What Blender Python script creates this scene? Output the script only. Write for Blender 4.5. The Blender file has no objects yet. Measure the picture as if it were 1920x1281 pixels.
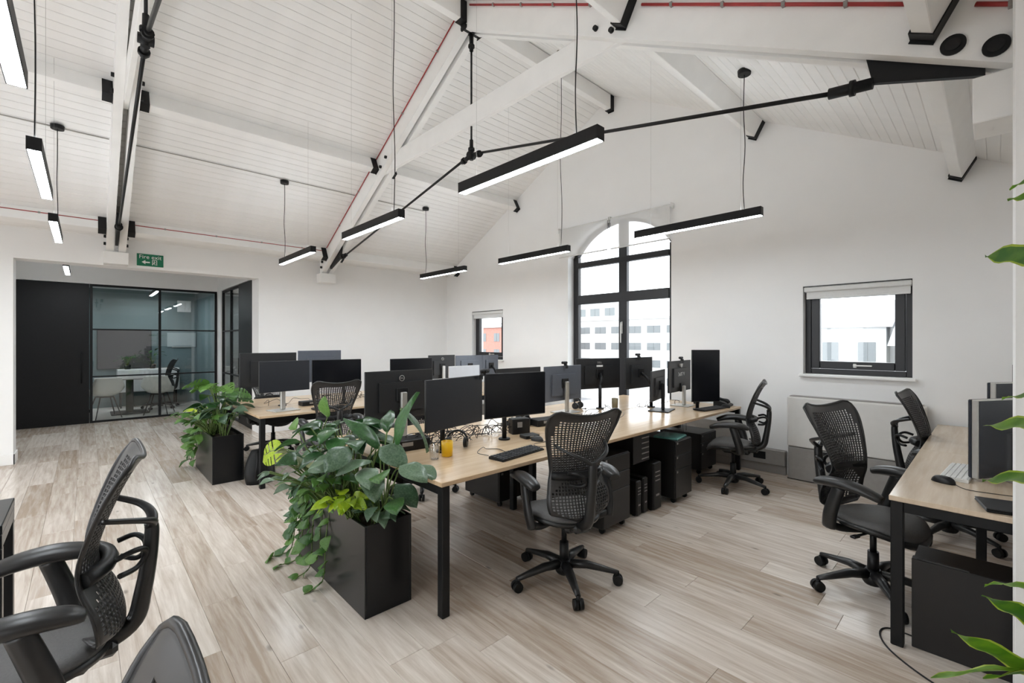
import bpy, bmesh, math, random
from mathutils import Vector, Matrix, Euler

random.seed(7)
S = bpy.context.scene
COL = S.collection
PI = math.pi
R = math.radians

# ------------------------------------------------------------------ camera, world, exposure
cam_d = bpy.data.cameras.new('camera')
cam_d.sensor_width = 36.0
cam_d.lens = 851.0 / 1920.0 * 36.0
cam_d.clip_start = 0.02
cam_d.clip_end = 400
cam = bpy.data.objects.new('camera', cam_d)
COL.objects.link(cam)
cam.location = (0, 0, 1.5)
cam.rotation_euler = (R(90), 0, math.atan(905 / 851.0))
S.camera = cam

world = bpy.data.worlds.new('overcast_sky')
S.world = world
world.use_nodes = True
wn = world.node_tree
bg = wn.nodes['Background']
bg.inputs[0].default_value = (0.92, 0.96, 1.0, 1)
bg.inputs[1].default_value = 3.2

S.view_settings.view_transform = 'Standard'
S.view_settings.look = 'None'
S.view_settings.gamma = 1
S.view_settings.use_curve_mapping = False
S.view_settings.exposure = 0.62
S.cycles.max_bounces = 12
S.cycles.diffuse_bounces = 9
S.cycles.glossy_bounces = 3
S.cycles.transparent_max_bounces = 10
S.cycles.sample_clamp_indirect = 6
S.cycles.caustics_reflective = False
S.cycles.caustics_refractive = False

LAMP = 52.0          # radiance of the pendant diffusers

# ------------------------------------------------------------------ materials
def new_mat(name):
    m = bpy.data.materials.new(name)
    m.use_nodes = True
    return m, m.node_tree.nodes, m.node_tree.links, m.node_tree.nodes['Principled BSDF']

def mat(name, col, rough=0.5, metal=0.0, var=0.06, scale=14, bump=0.0, spec=0.5, bscale=None, rand=0.0, stretch=None):
    m, n, l, b = new_mat(name)
    tc = n.new('ShaderNodeTexCoord')
    noise = n.new('ShaderNodeTexNoise')
    noise.inputs['Scale'].default_value = scale
    noise.inputs['Detail'].default_value = 4
    src = tc.outputs['Object']
    if stretch:
        mp = n.new('ShaderNodeMapping')
        mp.inputs['Scale'].default_value = stretch
        l.new(src, mp.inputs['Vector'])
        src = mp.outputs['Vector']
    l.new(src, noise.inputs['Vector'])
    ramp = n.new('ShaderNodeMapRange')
    ramp.inputs['From Min'].default_value = 0.3
    ramp.inputs['From Max'].default_value = 0.7
    ramp.inputs['To Min'].default_value = 1 - var
    ramp.inputs['To Max'].default_value = 1 + var
    l.new(noise.outputs['Fac'], ramp.inputs['Value'])
    mul = n.new('ShaderNodeVectorMath')
    mul.operation = 'SCALE'
    mul.inputs[0].default_value = col[:3]
    l.new(ramp.outputs['Result'], mul.inputs['Scale'])
    out = mul.outputs['Vector']
    if rand:
        oi = n.new('ShaderNodeObjectInfo')
        mr = n.new('ShaderNodeMapRange')
        mr.inputs['To Min'].default_value = 1 - rand
        mr.inputs['To Max'].default_value = 1 + rand
        l.new(oi.outputs['Random'], mr.inputs['Value'])
        m2 = n.new('ShaderNodeVectorMath')
        m2.operation = 'SCALE'
        l.new(out, m2.inputs[0])
        l.new(mr.outputs['Result'], m2.inputs['Scale'])
        out = m2.outputs['Vector']
    l.new(out, b.inputs['Base Color'])
    b.inputs['Roughness'].default_value = rough
    b.inputs['Metallic'].default_value = metal
    b.inputs['Specular IOR Level'].default_value = spec
    if bump:
        bp = n.new('ShaderNodeBump')
        bp.inputs['Strength'].default_value = bump
        bp.inputs['Distance'].default_value = 0.01
        if bscale:
            n2 = n.new('ShaderNodeTexNoise')
            n2.inputs['Scale'].default_value = bscale
            l.new(tc.outputs['Object'], n2.inputs['Vector'])
            l.new(n2.outputs['Fac'], bp.inputs['Height'])
        else:
            l.new(noise.outputs['Fac'], bp.inputs['Height'])
        l.new(bp.outputs['Normal'], b.inputs['Normal'])
    return m

def wood_mat(name, dark, light, rough, axis_scale, rand=1.0, spec=0.4, bump=0.05, knots=False):
    """streaky timber; every piece takes its own tone from the object's random number"""
    m, n, l, b = new_mat(name)
    tc = n.new('ShaderNodeTexCoord')
    oi = n.new('ShaderNodeObjectInfo')
    off = n.new('ShaderNodeVectorMath'); off.operation = 'SCALE'
    off.inputs[0].default_value = (37, 91, 13)
    l.new(oi.outputs['Random'], off.inputs['Scale'])
    add = n.new('ShaderNodeVectorMath'); add.operation = 'ADD'
    l.new(tc.outputs['Object'], add.inputs[0]); l.new(off.outputs['Vector'], add.inputs[1])
    mp = n.new('ShaderNodeMapping')
    mp.inputs['Scale'].default_value = axis_scale
    l.new(add.outputs['Vector'], mp.inputs['Vector'])
    nz = n.new('ShaderNodeTexNoise')
    nz.inputs['Scale'].default_value = 1.0
    nz.inputs['Detail'].default_value = 6
    nz.inputs['Roughness'].default_value = 0.62
    nz.inputs['Distortion'].default_value = 0.4
    l.new(mp.outputs['Vector'], nz.inputs['Vector'])
    mr = n.new('ShaderNodeMapRange')
    mr.inputs['From Min'].default_value = 0.25
    mr.inputs['From Max'].default_value = 0.75
    l.new(nz.outputs['Fac'], mr.inputs['Value'])
    # tone of the piece
    tone = n.new('ShaderNodeMath'); tone.operation = 'MULTIPLY_ADD'
    tone.inputs[1].default_value = 0.9 * rand
    tone.inputs[2].default_value = -0.45 * rand
    l.new(oi.outputs['Random'], tone.inputs[0])
    sm = n.new('ShaderNodeMath'); sm.operation = 'ADD'; sm.use_clamp = True
    l.new(mr.outputs['Result'], sm.inputs[0]); l.new(tone.outputs['Value'], sm.inputs[1])
    ramp = n.new('ShaderNodeValToRGB')
    ramp.color_ramp.elements[0].color = (*dark, 1)
    ramp.color_ramp.elements[1].color = (*light, 1)
    l.new(sm.outputs['Value'], ramp.inputs['Fac'])
    out = ramp.outputs['Color']
    if knots:
        v = n.new('ShaderNodeTexVoronoi'); v.inputs['Scale'].default_value = 1.0
        mp2 = n.new('ShaderNodeMapping'); mp2.inputs['Scale'].default_value = (2.4, 6.0, 1)
        l.new(add.outputs['Vector'], mp2.inputs['Vector']); l.new(mp2.outputs['Vector'], v.inputs['Vector'])
        mk = n.new('ShaderNodeMapRange')
        mk.inputs['From Min'].default_value = 0.03; mk.inputs['From Max'].default_value = 0.09
        mk.inputs['To Min'].default_value = 0.55; mk.inputs['To Max'].default_value = 1.0
        l.new(v.outputs['Distance'], mk.inputs['Value'])
        sc = n.new('ShaderNodeVectorMath'); sc.operation = 'SCALE'
        l.new(out, sc.inputs[0]); l.new(mk.outputs['Result'], sc.inputs['Scale'])
        out = sc.outputs['Vector']
    l.new(out, b.inputs['Base Color'])
    b.inputs['Roughness'].default_value = rough
    b.inputs['Specular IOR Level'].default_value = spec
    bp = n.new('ShaderNodeBump'); bp.inputs['Strength'].default_value = bump; bp.inputs['Distance'].default_value = 0.005
    l.new(nz.outputs['Fac'], bp.inputs['Height']); l.new(bp.outputs['Normal'], b.inputs['Normal'])
    return m

def glass_mat(name, tint=(1, 1, 1), ior=1.45, extra=0.0):
    m = bpy.data.materials.new(name)
    m.use_nodes = True
    n, l = m.node_tree.nodes, m.node_tree.links
    n.clear()
    o = n.new('ShaderNodeOutputMaterial')
    t = n.new('ShaderNodeBsdfTransparent'); t.inputs[0].default_value = (*tint, 1)
    g = n.new('ShaderNodeBsdfGlossy'); g.inputs['Roughness'].default_value = 0.02
    lw = n.new('ShaderNodeLayerWeight'); lw.inputs['Blend'].default_value = 0.5
    pw = n.new('ShaderNodeMath'); pw.operation = 'POWER'; pw.inputs[1].default_value = 5.0
    l.new(lw.outputs['Facing'], pw.inputs[0])
    ad = n.new('ShaderNodeMath'); ad.operation = 'MULTIPLY_ADD'; ad.use_clamp = True
    f0 = ((ior - 1) / (ior + 1)) ** 2 + extra
    ad.inputs[1].default_value = 1 - f0; ad.inputs[2].default_value = f0
    l.new(pw.outputs[0], ad.inputs[0])
    mx = n.new('ShaderNodeMixShader')
    l.new(ad.outputs[0], mx.inputs[0]); l.new(t.outputs[0], mx.inputs[1]); l.new(g.outputs[0], mx.inputs[2])
    l.new(mx.outputs[0], o.inputs['Surface'])
    return m

def emit_mat(name, col, strength):
    m = bpy.data.materials.new(name)
    m.use_nodes = True
    n, l = m.node_tree.nodes, m.node_tree.links
    n.clear()
    o = n.new('ShaderNodeOutputMaterial')
    e = n.new('ShaderNodeEmission')
    e.inputs[0].default_value = (*col, 1); e.inputs[1].default_value = strength
    l.new(e.outputs[0], o.inputs['Surface'])
    return m

def leaf_mat(name, col, col2, rand=0.3, rough=0.38):
    m, n, l, b = new_mat(name)
    tc = n.new('ShaderNodeTexCoord'); oi = n.new('ShaderNodeObjectInfo')
    nz = n.new('ShaderNodeTexNoise'); nz.inputs['Scale'].default_value = 22
    l.new(tc.outputs['Object'], nz.inputs['Vector'])
    sub = n.new('ShaderNodeMath'); sub.operation = 'MULTIPLY_ADD'
    sub.inputs[1].default_value = rand * 2; sub.inputs[2].default_value = -rand
    l.new(oi.outputs['Random'], sub.inputs[0])
    ad = n.new('ShaderNodeMath'); ad.operation = 'ADD'; ad.use_clamp = True
    l.new(nz.outputs['Fac'], ad.inputs[0]); l.new(sub.outputs[0], ad.inputs[1])
    cr = n.new('ShaderNodeValToRGB')
    cr.color_ramp.elements[0].color = (*col, 1); cr.color_ramp.elements[1].color = (*col2, 1)
    cr.color_ramp.elements[0].position = 0.2; cr.color_ramp.elements[1].position = 0.85
    l.new(ad.outputs[0], cr.inputs['Fac'])
    l.new(cr.outputs['Color'], b.inputs['Base Color'])
    b.inputs['Roughness'].default_value = rough
    tr = n.new('ShaderNodeBsdfTranslucent'); l.new(cr.outputs['Color'], tr.inputs['Color'])
    mx = n.new('ShaderNodeMixShader'); mx.inputs[0].default_value = 0.28
    out = n['Material Output']
    l.new(b.outputs[0], mx.inputs[1]); l.new(tr.outputs[0], mx.inputs[2]); l.new(mx.outputs[0], out.inputs['Surface'])
    return m

M = {}
M['wall'] = mat('wall_paint', (0.865, 0.862, 0.855), 0.75, var=0.012, scale=3, bump=0.04, bscale=220, spec=0.25)
M['ceil'] = mat('ceiling_paint', (0.845, 0.84, 0.828), 0.6, var=0.02, scale=5, rand=0.018, spec=0.3)
M['beam'] = mat('beam_paint', (0.87, 0.865, 0.85), 0.55, var=0.02, scale=6, bump=0.05, bscale=60, spec=0.3)
M['joint'] = mat('board_joint', (0.42, 0.41, 0.39), 0.9, var=0.05)
M['black'] = mat('black_powder_coat', (0.0055, 0.0055, 0.006), 0.5, var=0.15, scale=40, bump=0.03, bscale=400, spec=0.3)
M['rod'] = mat('dark_steel', (0.009, 0.009, 0.0095), 0.42, 0.3, var=0.15, scale=30)
M['red'] = mat('red_cable', (0.36, 0.035, 0.035), 0.45, var=0.12, scale=20)
M['floor'] = wood_mat('washed_oak_plank', (0.40, 0.315, 0.245), (0.735, 0.665, 0.595), 0.25, (2.2, 30, 4), rand=0.75, spec=0.45, bump=0.03, knots=True)
M['floorjoint'] = mat('floor_joint', (0.30, 0.235, 0.18), 0.7, var=0.1)
M['oak'] = wood_mat('desk_oak', (0.50, 0.35, 0.21), (0.66, 0.50, 0.335), 0.2, (26, 1.6, 6), rand=0.15, spec=0.45, bump=0.02)
M['oakpale'] = wood_mat('pale_desk_oak', (0.52, 0.40, 0.285), (0.66, 0.545, 0.42), 0.22, (26, 1.6, 6), rand=0.12, spec=0.45, bump=0.02)
M['plastic'] = mat('black_plastic', (0.007, 0.007, 0.0075), 0.42, var=0.1, scale=50, spec=0.35)
M['graphite'] = mat('graphite_plastic', (0.0155, 0.0152, 0.0152), 0.34, var=0.08, scale=30)
M['shell'] = mat('graphite_shell', (0.030, 0.0285, 0.028), 0.36, var=0.08, scale=30)
M['seat'] = mat('woven_seat', (0.115, 0.112, 0.11), 0.6, var=0.1, scale=120, bump=0.3, bscale=600)
M['wheel'] = mat('wheel_rubber', (0.006, 0.006, 0.006), 0.5, var=0.1, spec=0.3)
M['screen'] = mat('screen_glass', (0.0035, 0.004, 0.006), 0.2, var=0.05, spec=0.45)
M['screen2'] = mat('matte_screen', (0.013, 0.015, 0.020), 0.36, var=0.05, spec=0.6)  # base colour lifted to blue-grey to imitate a sheen
M['monback'] = mat('monitor_back', (0.019, 0.0195, 0.021), 0.42, var=0.06, scale=30)
M['monblue'] = mat('monitor_back_aluminium', (0.25, 0.27, 0.31), 0.3, 0.6, var=0.04, scale=30)
M['monblue2'] = mat('blue_grey_plastic_and_glare', (0.125, 0.14, 0.17), 0.28, 0.2, var=0.04, scale=30)  # blue-grey casing; also stands in for window glare on far backs
M['bluescr'] = mat('blue_black_casing', (0.020, 0.024, 0.034), 0.25, var=0.05, spec=0.6)
M['glarescr'] = mat('painted_glare_glass', (0.62, 0.64, 0.68), 0.2, var=0.02)  # white stands in for window glare on a screen
M['keyblack'] = mat('key_caps', (0.028, 0.029, 0.032), 0.5, var=0.1)
M['pedblack'] = mat('pedestal_black', (0.0085, 0.0075, 0.0075), 0.4, var=0.1, scale=20)
M['silver'] = mat('silver_metal', (0.58, 0.57, 0.54), 0.34, 0.7, var=0.04, scale=40)
M['white'] = mat('white_plastic', (0.74, 0.74, 0.73), 0.45, var=0.03)
M['paper'] = mat('white_print', (0.80, 0.80, 0.79), 0.6, var=0.02)
M['grey'] = mat('grey_steel', (0.30, 0.285, 0.27), 0.5, 0.2, var=0.05, scale=20)
M['palegrey'] = mat('pale_grey_cable', (0.42, 0.40, 0.37), 0.6, var=0.1)
M['acwhite'] = mat('unit_casing', (0.70, 0.685, 0.655), 0.5, var=0.02)
M['planter'] = mat('planter_metal', (0.0035, 0.004, 0.005), 0.28, 0.0, var=0.12, scale=8, spec=0.4)
M['soil'] = mat('potting_soil', (0.035, 0.024, 0.016), 0.95, var=0.4, scale=60, bump=0.8)
M['green'] = mat('sign_green', (0.0, 0.16, 0.075), 0.5, var=0.03)
M['blind'] = mat('blind_fabric', (0.72, 0.72, 0.71), 0.8, var=0.02, scale=80)
M['winframe'] = mat('window_frame_dark', (0.012, 0.012, 0.014), 0.42, var=0.08, scale=30)
M['teal'] = mat('teal_wall_paint', (0.135, 0.19, 0.20), 0.7, var=0.03)
M['tvgrey'] = mat('screen_grey_glass', (0.075, 0.068, 0.072), 0.25, var=0.05)
M['paleboard'] = mat('pale_board', (0.34, 0.40, 0.41), 0.4, var=0.03)
M['carpet'] = mat('grey_carpet', (0.52, 0.49, 0.45), 0.9, var=0.15, scale=90, bump=0.3)
M['yellow'] = mat('yellow_cup', (0.86, 0.50, 0.005), 0.3, var=0.03)
M['olive'] = mat('olive_cup', (0.20, 0.17, 0.10), 0.5, var=0.05)
M['stem'] = mat('plant_stem', (0.10, 0.16, 0.035), 0.5, var=0.2)
M['bark'] = mat('cane_bark', (0.16, 0.12, 0.075), 0.8, var=0.3, scale=30, bump=0.5)
M['tealpaper'] = mat('teal_folder', (0.10, 0.27, 0.25), 0.35, var=0.05)
M['facade'] = mat('pale_render_facade', (0.62, 0.62, 0.60), 0.8, var=0.05, scale=1)
M['brickpink'] = mat('red_brick_facade', (0.42, 0.20, 0.155), 0.85, var=0.15, scale=4)
M['extwin'] = mat('hazed_distant_window', (0.17, 0.185, 0.19), 0.4, var=0.1)  # pane colour lightened to stand in for haze and reflected sky
M['slate'] = mat('roof_slate', (0.30, 0.31, 0.33), 0.7, var=0.1, scale=2)
M['shellwhite'] = mat('white_shell_chair', (0.66, 0.655, 0.61), 0.4, var=0.02)
M['lightwood'] = mat('beech_leg', (0.42, 0.28, 0.15), 0.5, var=0.15, stretch=(8, 8, 1))
M['tabletop'] = mat('grey_table_top', (0.34, 0.31, 0.29), 0.4, var=0.05)
M['glass'] = glass_mat('window_glass', (0.97, 0.98, 0.98), 1.45)
M['pglass'] = glass_mat('partition_glass', (0.965, 0.985, 0.985), 1.5, 0.03)
M['cupglass'] = glass_mat('drinking_glass', (0.95, 0.96, 0.97), 1.5, 0.05)
M['diff'] = emit_mat('lamp_diffuser', (0.885, 0.95, 1.0), LAMP)
M['added_uplight'] = emit_mat('added_uplight_glow', (0.885, 0.95, 1.0), LAMP * 0.36)  # extra upward glow, added to lift the ceiling brightness
M['leafdark'] = leaf_mat('dark_leaf', (0.012, 0.045, 0.014), (0.055, 0.15, 0.045), 0.3, 0.3)
M['leafmid'] = leaf_mat('mid_leaf', (0.03, 0.10, 0.018), (0.13, 0.27, 0.05), 0.3)
M['leafgrey'] = leaf_mat('grey_green_leaf', (0.045, 0.095, 0.05), (0.16, 0.24, 0.15), 0.25, 0.33)
M['leaflime'] = leaf_mat('lime_leaf', (0.20, 0.36, 0.01), (0.50, 0.62, 0.03), 0.25)
M['leafvar'] = leaf_mat('variegated_leaf', (0.05, 0.10, 0.025), (0.42, 0.44, 0.24), 0.3)
M['leafdrac'] = leaf_mat('striped_leaf', (0.04, 0.16, 0.01), (0.20, 0.40, 0.03), 0.25, 0.3)
M['leafedge'] = leaf_mat('leaf_edge_stripe', (0.30, 0.46, 0.03), (0.50, 0.60, 0.08), 0.15, 0.35)

def translucent(name, col, fac=0.5):
    m, n, l, b = new_mat(name)
    nz = n.new('ShaderNodeTexNoise'); nz.inputs['Scale'].default_value = 160
    mr = n.new('ShaderNodeMapRange'); mr.inputs['To Min'].default_value = 0.96; mr.inputs['To Max'].default_value = 1.03
    l.new(nz.outputs['Fac'], mr.inputs['Value'])
    sc = n.new('ShaderNodeVectorMath'); sc.operation = 'SCALE'; sc.inputs[0].default_value = col
    l.new(mr.outputs[0], sc.inputs['Scale']); l.new(sc.outputs['Vector'], b.inputs['Base Color'])
    b.inputs['Roughness'].default_value = 0.8
    tr = n.new('ShaderNodeBsdfTransparent'); tr.inputs[0].default_value = (0.95, 0.95, 0.95, 1)
    mx = n.new('ShaderNodeMixShader'); mx.inputs[0].default_value = fac
    l.new(b.outputs[0], mx.inputs[1]); l.new(tr.outputs[0], mx.inputs[2])
    l.new(mx.outputs[0], n['Material Output'].inputs['Surface'])
    return m
M['sheer'] = translucent('sheer_blind', (0.90, 0.90, 0.89), 0.55)

# ------------------------------------------------------------------ mesh helpers
class MB:
    def __init__(s):
        s.v = []; s.f = []; s.sm = []
    def add(s, vs, fs, smooth=False):
        o = len(s.v)
        s.v += [tuple(p) for p in vs]
        s.f += [tuple(i + o for i in f) for f in fs]
        s.sm += [smooth] * len(fs)
        return s
    def box(s, c, d, bev=0.0, rot=None):
        """box with centre c and full size d, all edges chamfered by bev"""
        x, y, z = d[0] / 2, d[1] / 2, d[2] / 2
        if bev <= 0:
            vs = [(-x, -y, -z), (x, -y, -z), (x, y, -z), (-x, y, -z), (-x, -y, z), (x, -y, z), (x, y, z), (-x, y, z)]
            fs = [(0, 3, 2, 1), (4, 5, 6, 7), (0, 1, 5, 4), (1, 2, 6, 5), (2, 3, 7, 6), (3, 0, 4, 7)]
        else:
            b = min(bev, x * .95, y * .95, z * .95)
            vs = []; idx = {}
            for i, sx in enumerate((-1, 1)):
                for j, sy in enumerate((-1, 1)):
                    for k, sz in enumerate((-1, 1)):
                        idx[i, j, k, 0] = len(vs); vs.append((sx * x, sy * (y - b), sz * (z - b)))
                        idx[i, j, k, 1] = len(vs); vs.append((sx * (x - b), sy * y, sz * (z - b)))
                        idx[i, j, k, 2] = len(vs); vs.append((sx * (x - b), sy * (y - b), sz * z))
            fs = []
            for i in (0, 1):
                fs.append([idx[i, j, k, 0] for j, k in ((0, 0), (1, 0), (1, 1), (0, 1))][::1 if i else -1])
                fs.append([idx[j, i, k, 1] for j, k in ((0, 0), (1, 0), (1, 1), (0, 1))][::-1 if i else 1])
                fs.append([idx[j, k, i, 2] for j, k in ((0, 0), (1, 0), (1, 1), (0, 1))][::1 if i else -1])
            for i in (0, 1):
                for j in (0, 1):
                    fs.append((idx[i, j, 0, 0], idx[i, j, 1, 0], idx[i, j, 1, 1], idx[i, j, 0, 1]))
                    fs.append((idx[i, 0, j, 0], idx[i, 1, j, 0], idx[i, 1, j, 2], idx[i, 0, j, 2]))
                    fs.append((idx[0, i, j, 1], idx[1, i, j, 1], idx[1, i, j, 2], idx[0, i, j, 2]))
                    for k in (0, 1):
                        fs.append((idx[i, j, k, 0], idx[i, j, k, 1], idx[i, j, k, 2]))
        m = Matrix.Translation(Vector(c))
        if rot is not None:
            m = m @ (rot.to_4x4() if not isinstance(rot, Euler) else rot.to_matrix().to_4x4())
        return s.add([m @ Vector(p) for p in vs], fs)
    def b2(s, x0, x1, y0, y1, z0, z1, bev=0.0):
        return s.box(((x0 + x1) / 2, (y0 + y1) / 2, (z0 + z1) / 2), (abs(x1 - x0), abs(y1 - y0), abs(z1 - z0)), bev)
    def tube(s, pts, r, n=8, cap=True, flat=1.0, up=None):
        """swept tube; r is a number or a list; flat squashes the section along its second axis"""
        pts = [Vector(p) for p in pts]
        rs = r if isinstance(r, (list, tuple)) else [r] * len(pts)
        vs = []; fs = []
        prev = None
        for i, p in enumerate(pts):
            d = (pts[min(i + 1, len(pts) - 1)] - pts[max(i - 1, 0)])
            if d.length < 1e-9: d = Vector((0, 0, 1))
            d.normalize()
            if prev is None:
                u = Vector(up) if up is not None else (Vector((0, 0, 1)) if abs(d.z) < .9 else Vector((1, 0, 0)))
                a = (u - d * u.dot(d)).normalized()
            else:
                a = (prev - d * prev.dot(d)).normalized()
            prev = a
            b = d.cross(a)
            fl = flat[i] if isinstance(flat, (list, tuple)) else flat
            for k in range(n):
                t = 2 * PI * k / n
                vs.append(p + a * math.cos(t) * rs[i] * fl + b * math.sin(t) * rs[i])
        for i in range(len(pts) - 1):
            for k in range(n):
                k2 = (k + 1) % n
                fs.append((i * n + k, i * n + k2, (i + 1) * n + k2, (i + 1) * n + k))
        s.add(vs, fs, True)
        if cap:
            o = len(s.v) - len(vs)
            s.f.append(tuple(o + k for k in range(n))[::-1]); s.sm.append(False)
            s.f.append(tuple(o + (len(pts) - 1) * n + k for k in range(n))); s.sm.append(False)
        return s
    def cyl(s, p0, p1, r0, r1=None, n=16):
        return s.tube([p0, p1], [r0, r0 if r1 is None else r1], n)
    def lathe(s, prof, n=20, c=(0, 0, 0)):
        vs = []; fs = []
        for (r, z) in prof:
            for k in range(n):
                t = 2 * PI * k / n
                vs.append((c[0] + r * math.cos(t), c[1] + r * math.sin(t), c[2] + z))
        for i in range(len(prof) - 1):
            for k in range(n):
                k2 = (k + 1) % n
                fs.append((i * n + k, i * n + k2, (i + 1) * n + k2, (i + 1) * n + k))
        s.add(vs, fs, True)
        o = len(s.v) - len(vs)
        if prof[0][0] > 1e-6:
            s.f.append(tuple(o + k for k in range(n))[::-1]); s.sm.append(False)
        if prof[-1][0] > 1e-6:
            s.f.append(tuple(o + (len(prof) - 1) * n + k for k in range(n))); s.sm.append(False)
        return s
    def prism(s, poly, a0, a1, axis='y'):
        """polygon in the plane across axis, extruded from a0 to a1"""
        def P(u, w, a):
            return (u, a, w) if axis == 'y' else ((a, u, w) if axis == 'x' else (u, w, a))
        n = len(poly)
        vs = [P(u, w, a0) for u, w in poly] + [P(u, w, a1) for u, w in poly]
        fs = [tuple(range(n)), tuple(range(n, 2 * n))[::-1]]
        for i in range(n):
            j = (i + 1) % n
            fs.append((i, i + n, j + n, j))
        return s.add(vs, fs)
    def mesh(s, name):
        me = bpy.data.meshes.new(name)
        me.from_pydata(s.v, [], s.f)
        me.polygons.foreach_set('use_smooth', s.sm)
        me.update()
        bm = bmesh.new(); bm.from_mesh(me)
        bmesh.ops.recalc_face_normals(bm, faces=bm.faces)
        bm.to_mesh(me); bm.free()
        return me
    def build(s, name, m, parent=None, loc=None):
        me = s.mesh(name)
        me.materials.append(M[m])
        return link(name, me, parent, loc)

def link(name, me, parent=None, loc=None):
    o = bpy.data.objects.new(name, me)
    COL.objects.link(o)
    if parent: o.parent = parent
    if loc is not None: o.location = loc
    return o

def tag(o, label, cat=None, group=None, kind=None):
    o['label'] = label
    if cat: o['category'] = cat
    if group: o['group'] = group
    if kind: o['kind'] = kind
    return o

def thing(name, label, cat, loc=(0, 0, 0), rz=0.0, group=None):
    o = bpy.data.objects.new(name, None)
    o.empty_display_size = 0.1
    COL.objects.link(o)
    o.location = loc
    o.rotation_euler = (0, 0, rz)
    return tag(o, label, cat, group)

def struct(o, label):
    o['label'] = label
    o['kind'] = 'structure'
    return o

def sempty(name, label, loc=(0, 0, 0)):
    o = bpy.data.objects.new(name, None)
    COL.objects.link(o); o.location = loc
    return struct(o, label)

def copy_tree(o, parent=None):
    c = o.copy(); COL.objects.link(c); c.parent = parent
    for ch in o.children:
        copy_tree(ch, c)
    return c

def spline(pts, n=6):
    """Catmull-Rom through pts"""
    P = [Vector(p) for p in pts]
    out = []
    for i in range(len(P) - 1):
        p0 = P[max(i - 1, 0)]; p1 = P[i]; p2 = P[i + 1]; p3 = P[min(i + 2, len(P) - 1)]
        for k in range(n):
            t = k / n
            out.append(0.5 * ((2 * p1) + (p2 - p0) * t + (2 * p0 - 5 * p1 + 4 * p2 - p3) * t * t + (3 * p1 - p0 - 3 * p2 + p3) * t ** 3))
    out.append(P[-1])
    return out

def text_part(name, body, size, m, parent, loc, rot, ext=0.001, align='CENTER'):
    cu = bpy.data.curves.new(name, 'FONT')
    cu.body = body; cu.size = size; cu.extrude = ext
    cu.align_x = align; cu.align_y = 'CENTER'
    o = bpy.data.objects.new(name, cu)
    COL.objects.link(o)
    dg = bpy.context.evaluated_depsgraph_get()
    me = bpy.data.meshes.new_from_object(o.evaluated_get(dg))
    bpy.data.objects.remove(o); bpy.data.curves.remove(cu)
    me.materials.clear(); me.materials.append(M[m])
    r = link(name, me, parent, loc)
    r.rotation_euler = rot
    return r

# ------------------------------------------------------------------ room shell
XL, XR, YG, YB = -8.2, 0.34, 5.76, -7.0
RX, RZ, SL = -3.95, 5.20, 0.54
ANG = math.atan(SL)
def roof(x): return RZ - SL * abs(x - RX)

# floor: slab with separate washed-oak planks
floor = MB().b2(-14.2, 1.9, YB - .3, YG + .3, -0.2, -0.006).build('floor', 'floorjoint')
struct(floor, 'pale washed oak plank floor of the open office')
PW, PL = 0.182, 1.22
plank_me = MB().box((0, 0, -0.006), (PL - .0012, PW - .0012, 0.012), 0.0012).mesh('plank')
plank_me.materials.append(M['floor'])
far = MB()
row = 0
y = YG - PW / 2
cells = []
while y > YB:
    off = random.random() * PL
    x = 1.6 + off
    while x > -11.6:
        xa, xb = x - PL, x
        lo = -11.40 if (-0.95 < y < 2.05) else XL
        xa2, xb2 = max(xa, lo), min(xb, 1.6 if -1.0 < y < 2.46 else XR)
        if xb2 - xa2 > 0.03:
            cells.append((xa2, xb2, y))
        x -= PL
    y -= PW
cells.sort(key=lambda c: (0 if c[2] > -0.9 and c[0] < .2 else 1, abs((c[0] + c[1]) / 2) + abs(c[2])))
for i, (xa, xb, yy) in enumerate(cells):
    if i < 298:
        p = link('plank', plank_me, floor, ((xa + xb) / 2, yy, 0))
        p.scale = ((xb - xa) / PL, 1, 1)
    else:
        far.box(((xa + xb) / 2, yy, -0.006), (xb - xa - .0012, PW - .0012, 0.012))
fo = far.build('more_planks', 'floor', floor)
fo['kind'] = 'stuff'

# roof slab and painted tongue-and-groove boards
ceiling = MB()
for sgn in (-1, 1):
    xe = RX + sgn * 4.75
    ceiling.prism([(RX, RZ + .016), (xe, roof(xe) + .016), (xe, roof(xe) + .2), (RX, RZ + .2)], YB - .3, YG + .3)
ceiling = struct(ceiling.build('ceiling', 'joint'), 'pitched white timber boarded ceiling')
BW = 0.0905
LEN = YG - YB
board = MB().prism([(-BW / 2 + .0008, .004), (-BW / 2 + .0045, 0), (BW / 2 - .0045, 0), (BW / 2 - .0008, .004), (BW / 2 - .0008, .016), (-BW / 2 + .0008, .016)], 0, LEN)
board_me = board.mesh('board'); board_me.materials.append(M['ceil'])
nb = int(4.75 / math.cos(ANG) / BW) - 1
for sgn in (-1, 1):
    for i in range(nb):
        s = (i + .5) * BW
        o = link('board', board_me, ceiling, (RX + sgn * s * math.cos(ANG), YB, RZ - s * math.sin(ANG)))
        o.rotation_euler = (0, sgn * ANG, 0)

def wall_strip(mb, xs_bot, xs_top, y0, y1):
    mb.prism(xs_bot + xs_top[::-1], y0, y1)

def arch(x0, x1, zs, zc, n=14):
    """points of a segmental arch from left to right"""
    c = (x0 + x1) / 2; hw = (x1 - x0) / 2; rise = zc - zs
    rad = (hw * hw + rise * rise) / (2 * rise)
    out = []
    for i in range(n + 1):
        x = x0 + (x1 - x0) * i / n
        out.append((x, zc - rad + math.sqrt(rad * rad - (x - c) ** 2)))
    return out

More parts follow.
